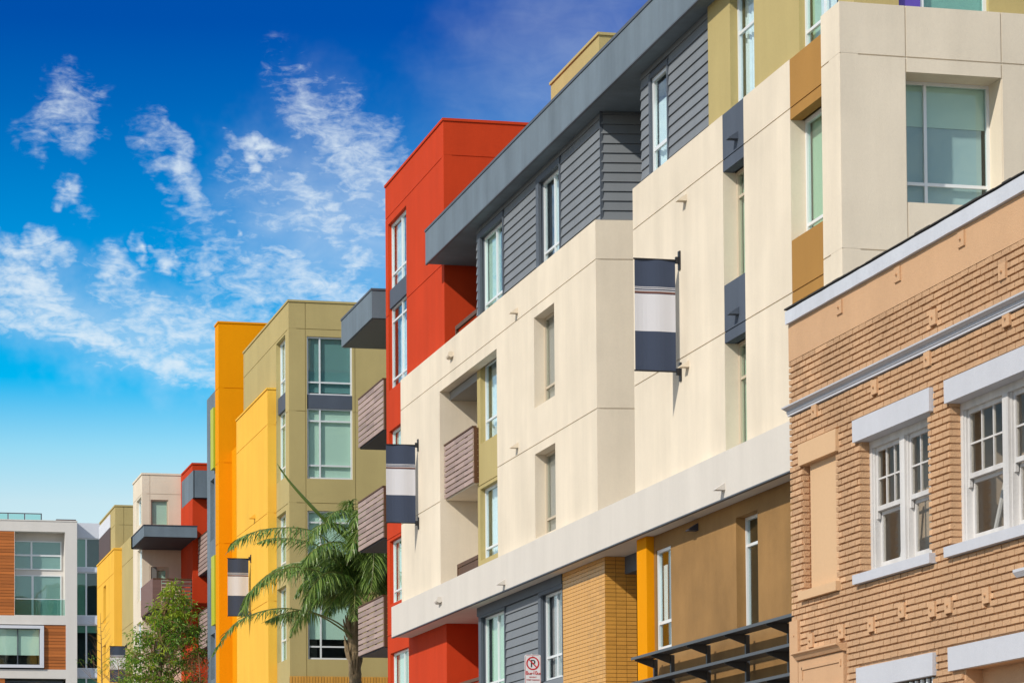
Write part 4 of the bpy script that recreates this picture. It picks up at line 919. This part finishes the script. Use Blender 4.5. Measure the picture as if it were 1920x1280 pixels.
trim_box('lintel', L3, .04, 'whitetrim'); trim_box('lintel', L4, .04, 'whitetrim')
pn = rx(XB+.08, 1523, 1568, 862, 1105); b = MB(); b.box(XB+.062, XB+.1, BW[0], pn[1], BW[2], BW[3]); put('infill_panel', b, M['brickpanel'], b6, 'smooth tan panel blocking a window')
b = MB(); b.box(XB+.23, XB+.238, H4[0], H4[1], H4[2], H4[3]); put('infill_panel', b, M['brickstucco'], b6)
b = MB(); b.box(XB-.03, XB+.032, pil[0], pil[1]+.01, 0, pil[3]); put('pilaster', b, M['brickstucco'], b6)
b = MB(); q = at(1493, 1191, X=XB); b.tube([(XB-.032, q.y, q.z), (XB-.045, q.y, q.z)], .012, 8); put('bolt', b, M['brickstucco'], b6)
# door surround
zd = dsr[3]; ya, yb = dsr[0], dsr[1]; X_ = XB
b = MB()
b.prism([(X_+.032, ya, zd), (X_-.13, ya, zd), (X_-.13, ya, zd-.02), (X_-.10, ya, zd-.035), (X_-.06, ya, zd-.09), (X_+.032, ya, zd-.10)], (0, yb-ya, 0))
b.box(X_-.03, X_+.032, ya+.03, yb-.02, zd-.55, zd-.102)
b.box(X_-.045, X_-.031, ya+.10, yb-.16, zd-.225, zd-.19); b.box(X_-.045, X_-.031, yb-.19, yb-.165, zd-.34, zd-.19); b.box(X_-.045, X_-.031, ya+.10, ya+.14, zd-.27, zd-.226)
b.prism([(X_-.031, ya+.12, zd-.50), (X_-.10, ya+.12, zd-.50), (X_-.10, ya+.12, zd-.53), (X_-.05, ya+.12, zd-.58), (X_-.031, ya+.12, zd-.58)], (0, yb-ya-.14, 0))
b.box(X_-.03, X_+.032, ya+.03, ya+.24, 0, zd-.551); b.box(X_-.03, X_+.032, yb-.12, yb-.02, 0, zd-.551); b.box(X_-.01, X_+.032, ya+.241, yb-.121, 0, zd-.72); b.box(X_-.028, X_+.032, ya+.242, yb-.122, zd-.719, zd-.553)
put('door_surround', b, M['brickstucco'], b6, 'tan moulded door surround')
# fan louvre
b = MB(); b.box(XB+.09, XB+.1, V3[0], V3[1], V3[2], V3[3]); lv = put('louvre', b, M['room_dark'], b6)
for k in range(10):
    y = V3[0]+.03+k*(V3[1]-V3[0]-.04)/10
    q = MB(); q.tube([(XB+.05, y+.03, V3[2]+.02), (XB+.05, y+.03, V3[3]-.02)], .028, 8); put('louvre_blade', q, M['alu'], lv)
# small white hood at the right edge
q = at(1907, 1068, X=XB); b = MB(); b.prism([(XB+.01, q.y-.3, q.z+.0), (XB-.05, q.y-.3, q.z), (XB-.05, q.y-.3, q.z-.03), (XB-.01, q.y-.3, q.z-.08), (XB+.01, q.y-.3, q.z-.08)], (0, .3, 0)); put('hood', b, M['whitetrim'], b6)
# sash windows
def sash_window(r):
    u0, u1, z0, z1 = r; d = .13; P = PX(XB)
    b = MB(); f = .085
    b.pbox(P, u0, u0+f, z0, z1, d, d+.14); b.pbox(P, u1-f, u1, z0, z1, d, d+.14); b.pbox(P, u0+f, u1-f, z1-.09, z1, d+.002, d+.14); b.pbox(P, u0+f, u1-f, z0, z0+.06, d-.02, d+.14)
    b.pbox(P, u1-f-.03, u1-f, z0+.06, z1-.09, d+.02, d+.12)
    c = (u0+u1)/2; b.pbox(P, c-.075, c+.075, z0+.06, z1-.09, d-.012, d+.14)
    b.pbox(P, c+.076, c+.10, z0+.06, z1-.09, d+.02, d+.12); b.pbox(P, c-.10, c-.076, z0+.06, z1-.09, d+.02, d+.12)
    w = put('sash_window', b, M['whiteframe'], b6)
    zm = z0+(z1-z0)*.485
    for a, e in ((u0+f, c-.10), (c+.10, u1-f-.03)):
        s = MB(); k = .045                          # upper sash, 3 by 2 panes
        dd = d+.045
        s.pbox(P, a, a+k, zm-.03, z1-.09, dd, dd+.04); s.pbox(P, e-k, e, zm-.03, z1-.09, dd, dd+.04); s.pbox(P, a+k, e-k, z1-.14, z1-.09, dd, dd+.04); s.pbox(P, a+k, e-k, zm-.03, zm+.025, dd-.012, dd+.04)
        s.pbox(P, a, a+k*.9, zm-.12, zm-.031, dd-.006, dd+.03); s.pbox(P, e-k*.9, e, zm-.12, zm-.031, dd-.006, dd+.03)
        for i in (1, 2): uu = a+k+(e-a-2*k)*i/3; s.pbox(P, uu-.010, uu+.010, zm+.025, z1-.14, dd+.006, dd+.034)
        zz = (zm+.025+z1-.14)/2; s.pbox(P, a+k, e-k, zz-.010, zz+.010, dd+.008, dd+.032)
        put('upper_sash', s, M['whiteframe'], w)
        s = MB(); dd = d+.09
        s.pbox(P, a, a+k+.01, z0+.06, zm-.032, dd, dd+.04); s.pbox(P, e-k-.01, e, z0+.06, zm-.032, dd, dd+.04); s.pbox(P, a+k+.01, e-k-.01, z0+.06, z0+.14, dd, dd+.04); s.pbox(P, a+k+.01, e-k-.01, zm-.075, zm-.033, dd, dd+.04)
        put('lower_sash', s, M['whiteframe'], w)
        for i in range(3):
            for j in range(2):
                g0 = a+k+(e-a-2*k)*i/3; g1 = a+k+(e-a-2*k)*(i+1)/3; h0 = (zm+.025, zz)[j]; h1 = (zz, z1-.14)[j]
                q = MB(); q.pbox(P, g0, g1, h0, h1, d+.063+random.uniform(0, .003), d+.069); put('pane', q, M['glass_old'], w)
        q = MB(); q.pbox(P, a+k, e-k, z0+.13, zm-.04, d+.108, d+.113); put('pane', q, M['glass_old'], w)
        q = MB(); q.pbox(P, a+.1, a+.5, z0+.06, z0+.32, d+.22, d+.45); put('stored_box', q, M['whitetrim'], w)
        q = MB(); q.tube([(XB+d+.25, e-.15, z0), (XB+d+.4, e-.3, z0+.9)], .03, 8); put('stored_pole', q, M['whitetrim'], w)
    q = MB(); D = d+.55
    q.quad(P(u0-.1, z0-.1, D), P(u1+.1, z0-.1, D), P(u1+.1, z1+.1, D), P(u0-.1, z1+.1, D))
    for a in (u0-.05, u1+.05): q.quad(P(a, z0-.1, d+.14), P(a, z1+.1, d+.14), P(a, z1+.1, D), P(a, z0-.1, D))
    for a in (z0-.05, z1+.05): q.quad(P(u0-.1, a, d+.14), P(u1+.1, a, d+.14), P(u1+.1, a, D), P(u0-.1, a, D))
    put('room_lining', q, M['room_warm'], w)
sash_window(W1); sash_window(W2)
# anchor plates
PL = [(408, 597), (740, 410), (1105, 208), (1340, 393), (943, 655), (608, 1052), (265, 1190), (910, 893), (1362, 660)]
PL = [(1440+x*.3281, 380+y*.3281) for x, y in PL]+[(1440+x*.3906, 780+y*.3906) for x, y in ((205, 1075), (352, 1032), (495, 998), (642, 930), (788, 925), (866, 907), (1047, 858))]
keep = []
for px, py in PL:
    q = at(px, py, X=XB-.01); b = MB(); b.box(XB-.022, XB+.012, q.y-.09, q.y+.09, q.z-.085, q.z+.085); pl = put('anchor_plate', b, M['brickstucco'], b6)
    b = MB(); b.tube([(XB-.02, q.y, q.z), (XB-.045, q.y, q.z)], .016, 8); put('bolt', b, M['brickstucco'], pl)
    keep.append((q.y-.08, q.y+.08, q.z-.08, q.z+.08))
# bricks
BH, BL, JT = .0795, .222, .0185
blk = [W1, W2, V3, H4, lin1, lin2, linb, sl1, sl2, slb, L3, L4, pil, dsr, BW, (YB0, YBE+1, Zk0-.004, Zk1-.03), (YB0, YBE+1, Zst, Zc1+1)]+keep
bricks = []; zrow = Zst-.004; row = 0
while zrow > .1:
    z0, z1 = zrow-BH+JT, zrow
    iv = [(YB0, YBE+.0)]
    for h in blk:
        if h[2] < z1-.012 and h[3] > z0+.012:
            nv = []
            for a, c in iv:
                if h[1] <= a or h[0] >= c: nv.append((a, c)); continue
                if h[0] > a: nv.append((a, h[0]))
                if h[1] < c: nv.append((h[1], c))
            iv = nv
    for a, c in iv:
        off = (row % 2)*BL/2; k0 = int((a-off)/BL)-1; k = k0
        while True:
            s = k*BL+off; e = s+BL-.014; k += 1
            if s > c: break
            s2, e2 = max(s, a+.002), min(e, c-.002)
            if e2-s2 > .035: bricks.append((s2, e2, z0, z1))
    row += 1; zrow -= BH
# jamb bricks shown in the window reveals
jambs = MB()
for W_ in (W1, W2):
    z = Zst-.004
    while z > W_[2]+.05:
        if z < W_[3]+.03: jambs.box(XB+.004, XB+.14, W_[1]-.012, W_[1]-.0, max(z-BH+JT, W_[2]), min(z, W_[3]))
        z -= BH
z = Zst-.004
while z > BW[2]:
    if z < BW[3]+.03: jambs.box(XB+.004, XB+.09, BW[1]-.012, BW[1], max(z-BH+JT, BW[2]), min(z, BW[3]))
    z -= BH
vis = []
for i, (s, e, z0, z1) in enumerate(bricks):
    x, y = proj((XB, (s+e)/2, (z0+z1)/2))
    if 0 < x < 1920 and 0 < y < 1280: vis.append((-(proj((XB, s, z0))[0]-proj((XB, e, z0))[0]), i))
vis.sort(reverse=True); single = set(i for _, i in vis[:300])
def brick_shape(b, x, s, e, z0, z1, rnd):
    o = [rnd.uniform(-.0035, .0035) for _ in range(8)]; c = .005
    b.hexa([(x+o[0], s+c*.4, z0+.002+o[1]*.5), (x+.04, s, z0), (x+.04, e, z0), (x+o[2], e-c*.4, z0+.002+o[3]*.5), (x+o[4]+.001, s+c*.5, z1-.002+o[5]*.5), (x+.04, s, z1), (x+.04, e, z1), (x+o[6]+.001, e-c*.5, z1-.002+o[7]*.5)])
rest = MB(); rnd = random.Random(3); bm_cache = {}
for i, (s, e, z0, z1) in enumerate(bricks):
    if i in single:
        L_ = e-s
        if L_ > .19:
            key = (round(L_, 3), rnd.randrange(6))
            if key not in bm_cache:
                b = MB(); brick_shape(b, 0, 0, L_, 0, z1-z0, rnd); bm_cache[key] = b.mesh('brick'); bm_cache[key].materials.append(M['brick'])
            put('brick', bm_cache[key], None, b6, loc=(XB+rnd.uniform(-.003, .003), s, z0))
        else:
            b = MB(); brick_shape(b, 0, 0, L_, 0, z1-z0, rnd); put('brick', b, M['brick'], b6, loc=(XB, s, z0))
    else: brick_shape(rest, XB+rnd.uniform(-.003, .003), s, e, z0, z1, rnd)
o = put('brickwork', rest, M['brick'], b6); o['kind'] = 'stuff'
o = put('jamb_brickwork', jambs, M['brick'], b6); o['kind'] = 'stuff'

# ================================================================== banners
def banner(label, pw, X, pl, ytop, ybot, stripes, scale=1.0):
    """fabric between two arms that stand out from the wall at x = X"""
    y = at(pw, (ytop+ybot)/2, X=X).y; x0 = at(pl[0], (ytop+ybot)/2, Y=y).x; x1 = at(pl[1], (ytop+ybot)/2, Y=y).x
    z1 = at(pl[0], ytop, Y=y).z; z0 = at(pl[0], ybot, Y=y).z
    t = thing('banner', label, 'banner', (X, y, z0), 'striped banners hanging along the facades')
    for z in (z1, z0):
        b = MB(); b.tube([(X-.01, y, z), (x0-.02, y, z)], .016*scale, 8); arm = put('arm', b, M['black'], t)
        b = MB(); b.box(X-.03, X-.001, y-.05*scale, y+.05*scale, z-.17*scale, z+.17*scale); b.box(X-.09, X-.03, y-.03, y+.03, z-.06, z+.06); put('wall_plate', b, M['black'], arm)
    H = z1-z0
    for a, c, mt in stripes:
        b = MB(); n = 10
        za, zb = z1-H*a, z1-H*c
        for i in range(n):
            u0 = x0+(x1-x0)*i/n; u1 = x0+(x1-x0)*(i+1)/n; e0 = .012*math.sin(i*.8); e1 = .012*math.sin((i+1)*.8)
            b.hexa([(u0, y+e0, zb), (u1, y+e1, zb), (u1, y+e1+.006, zb), (u0, y+e0+.006, zb), (u0, y+e0, za), (u1, y+e1, za), (u1, y+e1+.006, za), (u0, y+e0+.006, za)])
        put('fabric_stripe', b, M[mt], t)
    return t
ST = [(0, .248, 'navy'), (.248, .254, 'fabric'), (.254, .262, 'navy'), (.262, .268, 'fabric'), (.268, .28, 'navy'), (.28, .288, 'fabric'), (.288, .306, 'rust'), (.306, .312, 'navy'), (.312, .645, 'fabric'), (.645, 1, 'navy')]
banner('large navy and light grey banner high on the cream wall beside the window slots', 1276, XF, (1190.5, 1267), 484.5, 694, ST)
banner('navy and light grey banner on the far corner of the cream building before the balconies', 785, XF, (724, 779), 832.5, 979, ST, .9)
banner('navy and light grey banner on the yellow wing partly behind palm fronds', 471, XY, (427, 466), 1046, 1154, ST, .8)
banner('small far navy and grey banner low between the yellow wing and leafy tree', 238.5, XH2, (206, 235.5), 1210.5, 1278, ST, .8)

# ================================================================== no parking sign
def text_mesh(body, size, extr=.002):
    cu = bpy.data.curves.new('lettering', 'FONT'); cu.body = body; cu.size = size; cu.align_x = 'CENTER'; cu.extrude = extr; cu.offset = size*.004
    o = bpy.data.objects.new('lettering', cu); COL.objects.link(o)
    me = bpy.data.meshes.new_from_object(o.evaluated_get(bpy.context.evaluated_depsgraph_get())); bpy.data.objects.remove(o); bpy.data.curves.remove(cu); return me
yS = 50.0; pS = at(999, 1258, Y=yS); s0 = at(983.8, 1258, Y=yS).x; s1 = at(1014.2, 1258, Y=yS).x; zt_ = at(999, 1226.5, Y=yS).z; Wd = s1-s0; Ht = Wd*2.1
sg = thing('parking_sign', 'white and red no parking sign on a steel post before the grey siding', 'sign', (pS.x, yS+.03, .12))
b = MB(); b.tube([(pS.x, yS+.035, .1), (pS.x, yS+.035, zt_+.02)], .022, 10); put('post', b, M['galv'], sg)
def rrect(x0, x1, z0, z1, r, y, ext, n=5):
    pts = []
    for cx, cz, a0 in ((x1-r, z1-r, 0), (x0+r, z1-r, 90), (x0+r, z0+r, 180), (x1-r, z0+r, 270)):
        for k in range(n+1): a = R(a0+90*k/n); pts.append((cx+r*math.cos(a), y, cz+r*math.sin(a)))
    return MB().prism(pts, (0, ext, 0))
plate = put('plate', rrect(s0, s1, zt_-Ht, zt_, Wd*.1, yS, .006), M['signwhite'], sg)
def ring(cx, cz, r0, r1, y, n=40):
    b = MB()
    for k in range(n):
        a, c = 2*math.pi*k/n, 2*math.pi*(k+1)/n
        b.hexa([(cx+r0*math.cos(a), y, cz+r0*math.sin(a)), (cx+r1*math.cos(a), y, cz+r1*math.sin(a)), (cx+r1*math.cos(c), y, cz+r1*math.sin(c)), (cx+r0*math.cos(c), y, cz+r0*math.sin(c)),
                (cx+r0*math.cos(a), y+.002, cz+r0*math.sin(a)), (cx+r1*math.cos(a), y+.002, cz+r1*math.sin(a)), (cx+r1*math.cos(c), y+.002, cz+r1*math.sin(c)), (cx+r0*math.cos(c), y+.002, cz+r0*math.sin(c))])
    return b
cx = (s0+s1)/2-.0; cz = zt_-Wd*.52; rr_ = Wd*.40
k = ring(cx, cz, rr_*.80, rr_, yS-.003)
k.hexa([(cx-rr_*.60, yS-.0045, cz+rr_*.72-.0), (cx-rr_*.72, yS-.0045, cz+rr_*.60), (cx+rr_*.60, yS-.0045, cz-rr_*.72), (cx+rr_*.72, yS-.0045, cz-rr_*.60),
        (cx-rr_*.60, yS-.001, cz+rr_*.72), (cx-rr_*.72, yS-.001, cz+rr_*.60), (cx+rr_*.60, yS-.001, cz-rr_*.72), (cx+rr_*.72, yS-.001, cz-rr_*.60)])
put('prohibition_symbol', k, M['signred'], plate)
def letters(body, size, x, z, mt, sx=1.0):
    me = text_mesh(body, size); o = put('lettering', me, M[mt], plate, loc=(x, yS-.002, z)); o.rotation_euler = (R(90), 0, 0); o.scale = (sx, 1, 1); return o
letters('P', Wd*.62, cx, cz-Wd*.215, 'signblack')
letters('8', Wd*.33, s0+Wd*.13, zt_-Wd*1.20, 'signred'); letters('AM', Wd*.19, s0+Wd*.315, zt_-Wd*1.20, 'signred', .9); letters('TO', Wd*.07, cx-Wd*.02, zt_-Wd*1.13, 'signred')
letters('10', Wd*.33, s0+Wd*.635, zt_-Wd*1.20, 'signred', .85); letters('AM', Wd*.19, s0+Wd*.865, zt_-Wd*1.20, 'signred', .9)
letters('MONDAY', Wd*.10, cx, zt_-Wd*1.37, 'signred'); letters('STREET CLEANING', Wd*.10, cx, zt_-Wd*1.54, 'signred', .95)
k = MB(); e = .010
for a in ((s0+e, s0+e+.004, zt_-Ht+.03, zt_-.03), (s1-e-.004, s1-e, zt_-Ht+.03, zt_-.03), (s0+.03, s1-.03, zt_-e-.004, zt_-e)): k.box(a[0], a[1], yS-.0025, yS-.0005, a[2], a[3])
put('border', k, M['signred'], plate)
k = MB(); k.tube([(cx, yS-.008, zt_-Wd*.09), (cx, yS, zt_-Wd*.09)], .008, 8); put('bolt', k, M['galv'], plate)

# ================================================================== trees
def spline(ctrl, n):
    c = [Vector(p) for p in ctrl]; c = [c[0]*2-c[1]]+c+[c[-1]*2-c[-2]]; out = []
    m_ = len(c)-3
    for i in range(n+1):
        t = i/n*m_; k = min(int(t), m_-1); t -= k; a, b, d, e = c[k:k+4]
        out.append(.5*((2*b)+(d-a)*t+(2*a-5*b+4*d-e)*t*t+(3*b-a-3*d+e)*t**3))
    return out
def frond(parent, ctrl, ln=.62, dens=70, droop=.9, wid=.034, start=.12, rnd=random, folded=False):
    pts = spline(ctrl, dens); b = MB()
    for i, p in enumerate(pts):
        f = i/dens
        if f < start: continue
        t = (pts[min(i+1, dens)]-pts[i-1]).normalized(); side = t.cross(Vector((0, 0, 1)))
        if side.length < .2: side = Vector((1, 0, 0))
        side.normalize(); upn = side.cross(t).normalized()
        l = ln*(math.sin(math.pi*min(1, .18+f*.86))**.6)*rnd.uniform(.8, 1.12)
        for sg_ in (-1, 1):
            lift = rnd.uniform(-.25, .5)
            if folded: dr = (t*1.0+side*sg_*.06+upn*rnd.uniform(-.05, .05)).normalized(); dp = .02
            else: dr = (side*sg_*rnd.uniform(.7, 1)+t*rnd.uniform(.35, .75)+upn*lift).normalized(); dp = droop*rnd.uniform(.7, 1.25)
            q = [p.copy()]; d = dr.copy()
            for s in range(3):
                d = (d+Vector((0, 0, -dp*.42))).normalized(); q.append(q[-1]+d*l/3)
            wv = d.cross(Vector((rnd.uniform(-.4, .4), rnd.uniform(-.4, .4), 1))); wv = wv.normalized()*wid*.5 if wv.length > .05 else side*wid*.5
            n = len(b.v); ws = (.5, 1, .8, .08)
            for s in range(4): b.v += [tuple(q[s]-wv*ws[s]), tuple(q[s]+wv*ws[s])]
            for s in range(3): b.f.append((n+2*s, n+2*s+1, n+2*s+3, n+2*s+2))
    o = put('frond', b, M['palm'], parent)
    r = MB(); r.tube(pts[::4]+([pts[-1]] if dens % 4 else []), [.032*(1-.85*j/(len(pts[::4])-1+(1 if dens % 4 else 0))) for j in range(len(pts[::4])+(1 if dens % 4 else 0))], 5); put('rachis', r, M['palm_dry'], o)
    return o
def make_palm():
    yP = 89.0; top = at(662, 1175, Y=yP); hp = at(668, 1080, Y=yP)
    t = thing('palm_tree', 'feathery queen palm with drooping green fronds in front of the olive wall', 'palm tree', (top.x, yP, .12))
    b = MB(); pts = []; rad = []; n = 60
    for i in range(n+1):
        z = .1+(top.z-.1)*i/n; pts.append((top.x+.10*math.sin(i*.05), yP, z)); rad.append(.21*(1-.15*i/n)+(.018 if i % 2 else 0))
    b.tube(pts, rad, 14); put('trunk', b, M['palmbark'], t)
    b = MB(); rnd = random.Random(5)
    for i in range(26):                        # old leaf bases
        a = rnd.uniform(0, 6.28); z = top.z-rnd.uniform(-.1, 1.5); c = Vector((math.cos(a), math.sin(a), 0)); p = Vector((top.x, yP, z))
        b.tube([p+c*.15, p+c*.24+Vector((0, 0, .25)), p+c*.30+Vector((0, 0, .55))], [.07, .05, .015], 6)
    put('leaf_base', b, M['palmbark'], t)
    b = MB(); b.tube([(top.x, yP, top.z-.1), (top.x+.04, yP, top.z+.6), (hp.x, yP, hp.z)], [.18, .17, .08], 12); put('crownshaft', b, M['palmgreen'], t)
    O_ = at(672, 1088, Y=yP)
    def W(px, py, dy): q = at(px, py, Y=yP+dy); return q
    main = [  # the fronds one can follow in the photograph, with their depth before or behind the trunk
        ([O_, W(640, 1040, -.4), W(585, 995, -1.0), W(510, 990, -1.5), W(450, 1008, -1.7), W(422, 1040, -1.8)], .62, 1.1),
        ([O_, W(640, 1060, -.8), W(590, 1020, -1.6), W(520, 1008, -2.0), W(475, 1020, -2.2)], .55, .9),
        ([O_, W(630, 1082, -.9), W(560, 1062, -1.9), W(500, 1080, -2.4), W(463, 1120, -2.5), W(455, 1165, -2.5)], .75, 1.2),
        ([O_, W(640, 1085, -.2), W(580, 1055, .4), W(520, 1065, .9), W(480, 1105, 1.0)], .7, 1.2),
        ([W(664, 1200, -.05), W(640, 1178, -.5), W(590, 1150, -1.1), W(520, 1140, -1.5), W(450, 1162, -1.8), W(412, 1205, -1.9), W(392, 1240, -1.9)], .42, 1.0),
        ([W(664, 1195, -.05), W(630, 1165, -.8), W(575, 1145, -1.6), W(530, 1150, -1.9), W(490, 1168, -2.0)], .6, 1.3),
        ([O_, W(668, 1010, -.6), W(650, 960, -1.1), W(620, 965, -1.5), W(600, 1010, -1.7)], .6, .9),
        ([O_, W(672, 1000, .2), W(660, 955, .3), W(655, 940, .3), W(650, 962, .2)], .6, .9),
        ([O_, W(690, 1020, .0), W(700, 965, .0), W(690, 950, .2), W(672, 965, .4)], .65, 1.0),
        ([O_, W(700, 1030, .3), W(735, 985, .7), W(760, 1000, .9), W(775, 1050, 1.1)], .7, 1.1),
        ([O_, W(700, 1050, .3), W(730, 1025, .8), W(760, 1055, 1.1), W(770, 1100, 1.2)], .7, 1.1),
        ([O_, W(668, 1030, -.7), W(640, 985, -1.3), W(600, 985, -1.8), W(572, 1030, -2.0)], .66, 1.1),
        ([O_, W(665, 1040, -1.0), W(635, 1015, -1.7), W(590, 1030, -2.2), W(560, 1075, -2.3)], .7, 1.15),
        ([O_, W(690, 1010, -.6), W(706, 962, -1.0), W(722, 975, -1.3), W(735, 1020, -1.5)], .68, 1.1),
        ([O_, W(684, 1000, -.9), W(690, 958, -1.4), W(672, 960, -1.8), W(655, 1000, -2.0)], .68, 1.1),
        ([O_, W(696, 1030, -.9), W(715, 1000, -1.5), W(735, 1020, -1.9), W(742, 1070, -2.0)], .72, 1.15),
        ([O_, W(680, 1020, -1.2), W(676, 990, -1.9), W(664, 1010, -2.3), W(650, 1060, -2.4)], .72, 1.15),
        ([O_, W(690, 1045, -1.3), W(700, 1030, -2.0), W(700, 1060, -2.4), W(695, 1110, -2.5)], .72, 1.15),
        ([O_, W(655, 1050, -.2), W(625, 1030, .2), W(590, 1050, .6), W(565, 1100, .8)], .7, 1.15),
        ([O_, W(694, 985, .5), W(712, 945, .9), W(735, 950, 1.2), W(752, 990, 1.4)], .66, 1.1),
        ([O_, W(645, 1075, -1.1), W(610, 1075, -1.9), W(580, 1110, -2.2), W(565, 1160, -2.2)], .72, 1.2),
        ([O_, W(690, 1080, -.5), W(720, 1065, -1.0), W(740, 1085, -1.3), W(750, 1125, -1.4)], .7, 1.1)]
    for c, l, dr in main: frond(t, c, l*1.22, 130, dr, start=.22 if c[0] == O_ else .42, rnd=rnd)
    sp_ = spline([O_, W(660, 1020, -.3), W(600, 965, -.9), W(545, 905, -1.2), W(519, 868, -1.3)], 70)
    fo = frond(t, sp_[::10], .34, 90, .0, .06, .2, rnd, True)     # unopened spear
    b = MB(); b.tube(sp_[10:], [.075*min(1, .35+(i/14))*(1-.92*(i/60)**1.6) for i in range(len(sp_[10:]))], 6); put('folded_blade', b, M['palm'], fo)
    for k in range(52):
        a = k*2.399+rnd.uniform(-.3, .3); el = rnd.uniform(.0, 1.4); c = Vector((math.cos(a), math.sin(a), 0)); L_ = rnd.uniform(2.0, 2.7)
        if c.x < -.3 and c.y < .3: L_ *= .66
        p = [O_+Vector((0, 0, rnd.uniform(-.25, .1)))]
        for s in (.3, .6, .85, 1.05): p.append(p[0]+c*L_*s*.92*math.cos(el*.62)+Vector((0, 0, L_*(math.sin(el)*s*1.0-.66*s**2.8))))
        frond(t, p, .80, 100, 1.1, rnd=rnd, start=.2)
    b = MB()
    for k in range(30):                        # stringy old flower stalks under the crown
        a = rnd.uniform(0, 6.28); c = Vector((math.cos(a), math.sin(a), 0)); b.tube([O_+c*.1, O_+c*.3+Vector((0, 0, -.1)), O_+c*.42+Vector((0, 0, -.6-rnd.random()*.4))], [.012, .01, .005], 4)
    put('flower_stalk', b, M['twig'], t)
make_palm()

def leaf_cluster(b, c, n, size, rnd, spread):
    for _ in range(n):
        d = Vector((rnd.gauss(0, 1), rnd.gauss(0, 1), rnd.gauss(0, .7)-.1)).normalized(); p = c+d*rnd.uniform(.02, spread)
        ax = (d+Vector((rnd.uniform(-.5, .5), rnd.uniform(-.5, .5), rnd.uniform(-.7, .1)))).normalized(); l = size*rnd.uniform(.7, 1.3); w = l*.30
        sd = ax.cross(Vector((rnd.uniform(-1, 1), rnd.uniform(-1, 1), 1))); sd = sd.normalized() if sd.length > .05 else Vector((1, 0, 0)); up_ = sd.cross(ax)*w*.25
        k = len(b.v); m1 = p+ax*l*.45; dn = Vector((0, 0, -l*.12))
        b.v += [tuple(p), tuple(m1+sd*w*.5+up_), tuple(m1-sd*w*.5+up_), tuple(p+ax*l+dn), tuple(m1)]
        b.f += [(k, k+1, k+4), (k, k+4, k+2), (k+1, k+3, k+4), (k+4, k+3, k+2)]
def make_tree():
    yT = 113.5; rnd = random.Random(11); base = at(306, 1280, Y=yT); Q = lambda px, py, dy=0: at(px, py, Y=yT+dy)
    t = thing('street_tree', 'leafy green street tree in front of the far red balconies', 'tree', (base.x, yT, .12))
    b = MB(); b.tube([(base.x, yT, .1), (base.x+.05, yT, 4), tuple(Q(300, 1280)), tuple(Q(302, 1180)), tuple(Q(315, 1130)), tuple(Q(322, 1105))], [.16, .13, .085, .06, .035, .012], 10); put('trunk', b, M['bark'], t)
    tips = []
    b = MB()
    def limb(p0, p1, r):
        mid = (p0+p1)/2+Vector((rnd.uniform(-.1, .1), rnd.uniform(-.1, .1), rnd.uniform(0, .15))); b.tube([p0, mid, p1], [r, r*.7, r*.25], 5)
    # outline of the crown, measured: column, row, radius (px)
    blobs = [(325, 1100, 15), (345, 1120, 14), (312, 1112, 16), (335, 1140, 26), (305, 1140, 24), (350, 1150, 16), (290, 1160, 20), (320, 1165, 30), (350, 1175, 26), (270, 1195, 26), (300, 1195, 36), (335, 1200, 38), (365, 1190, 20),
             (255, 1230, 26), (285, 1235, 40), (325, 1240, 42), (355, 1240, 26), (375, 1225, 16), (245, 1265, 24), (275, 1275, 40), (320, 1285, 45), (360, 1280, 28), (290, 1320, 60), (340, 1330, 50), (250, 1310, 30)]
    for px, py, rp in blobs:
        for dy in (-.7, .0, .7):
            c = Q(px+rnd.uniform(-4, 4), py, dy*rp/26+rnd.uniform(-.2, .2)); limb(Q(302+rnd.uniform(-3, 6), min(py+50, 1300)), c, .022)
            for _ in range(max(5, int(rp*.5))):
                v = Vector((rnd.gauss(0, 1), rnd.gauss(0, 1), rnd.gauss(0, .8)))*(rp/47*.42); tips.append((c+v, py)); limb(c, c+v, .008)
    put('branch', b, M['twig'], t)
    lo, hi = MB(), MB()
    for c, py in tips:
        if rnd.random() < .76: leaf_cluster(hi if (py < 1165 and rnd.random() < .55) or rnd.random() < .2 else lo, c, 11, .19, rnd, .17)
    put('crown', lo, M['leaf'], t); put('young_leaves', hi, M['leaf_lime'], t)
make_tree()
def twig_tree(px, py0, label, yT, crown_py, leaves, mt='leaf'):
    rnd = random.Random(px); base = at(px, 1290, Y=yT); Q = lambda x, y: at(x, y, Y=yT)
    t = thing('young_tree', label, 'tree', (base.x, yT, .12))
    b = MB(); b.tube([(base.x, yT, .1), (base.x, yT, 5), tuple(Q(px+1, 1270)), tuple(Q(px, (py0+1270)/2)), tuple(Q(px-2, py0))], [.06, .05, .03, .02, .006], 7); put('trunk', b, M['twig'], t)
    b = MB(); lf = MB()
    for k in range(16):
        f = k/16; y = py0+20+(1290-py0-20)*f; s = -1 if k % 2 else 1; p0 = Q(px-1, y); L_ = (8+24*f)*rnd.uniform(.7, 1.2)
        p1 = Q(px+s*L_, y-L_*.9)+Vector((0, rnd.uniform(-.5, .5), 0)); b.tube([p0, (p0+p1)/2+Vector((0, 0, -.06)), p1], [.012, .009, .004], 4)
        for j in range(2):
            p2 = p1+Vector((rnd.uniform(-.3, .3), rnd.uniform(-.2, .2), rnd.uniform(.1, .4))); b.tube([(p0+p1)/2, p2], [.006, .003], 3)
            if y > crown_py: leaf_cluster(lf, p2, leaves, .13, rnd, .16)
    put('branch', b, M['twig'], t)
    if lf.v: put('crown', lf, M[mt], t)
twig_tree(190, 1148, 'thin bare young tree before the far yellow wing', 128, 1262, 9)
twig_tree(222, 1235, 'small sparse young tree in front of the far small banner', 126, 1240, 5)
twig_tree(374, 1222, 'reddish young tree right of the leafy green street tree', 112.0, 1200, 9, 'leaf_red')
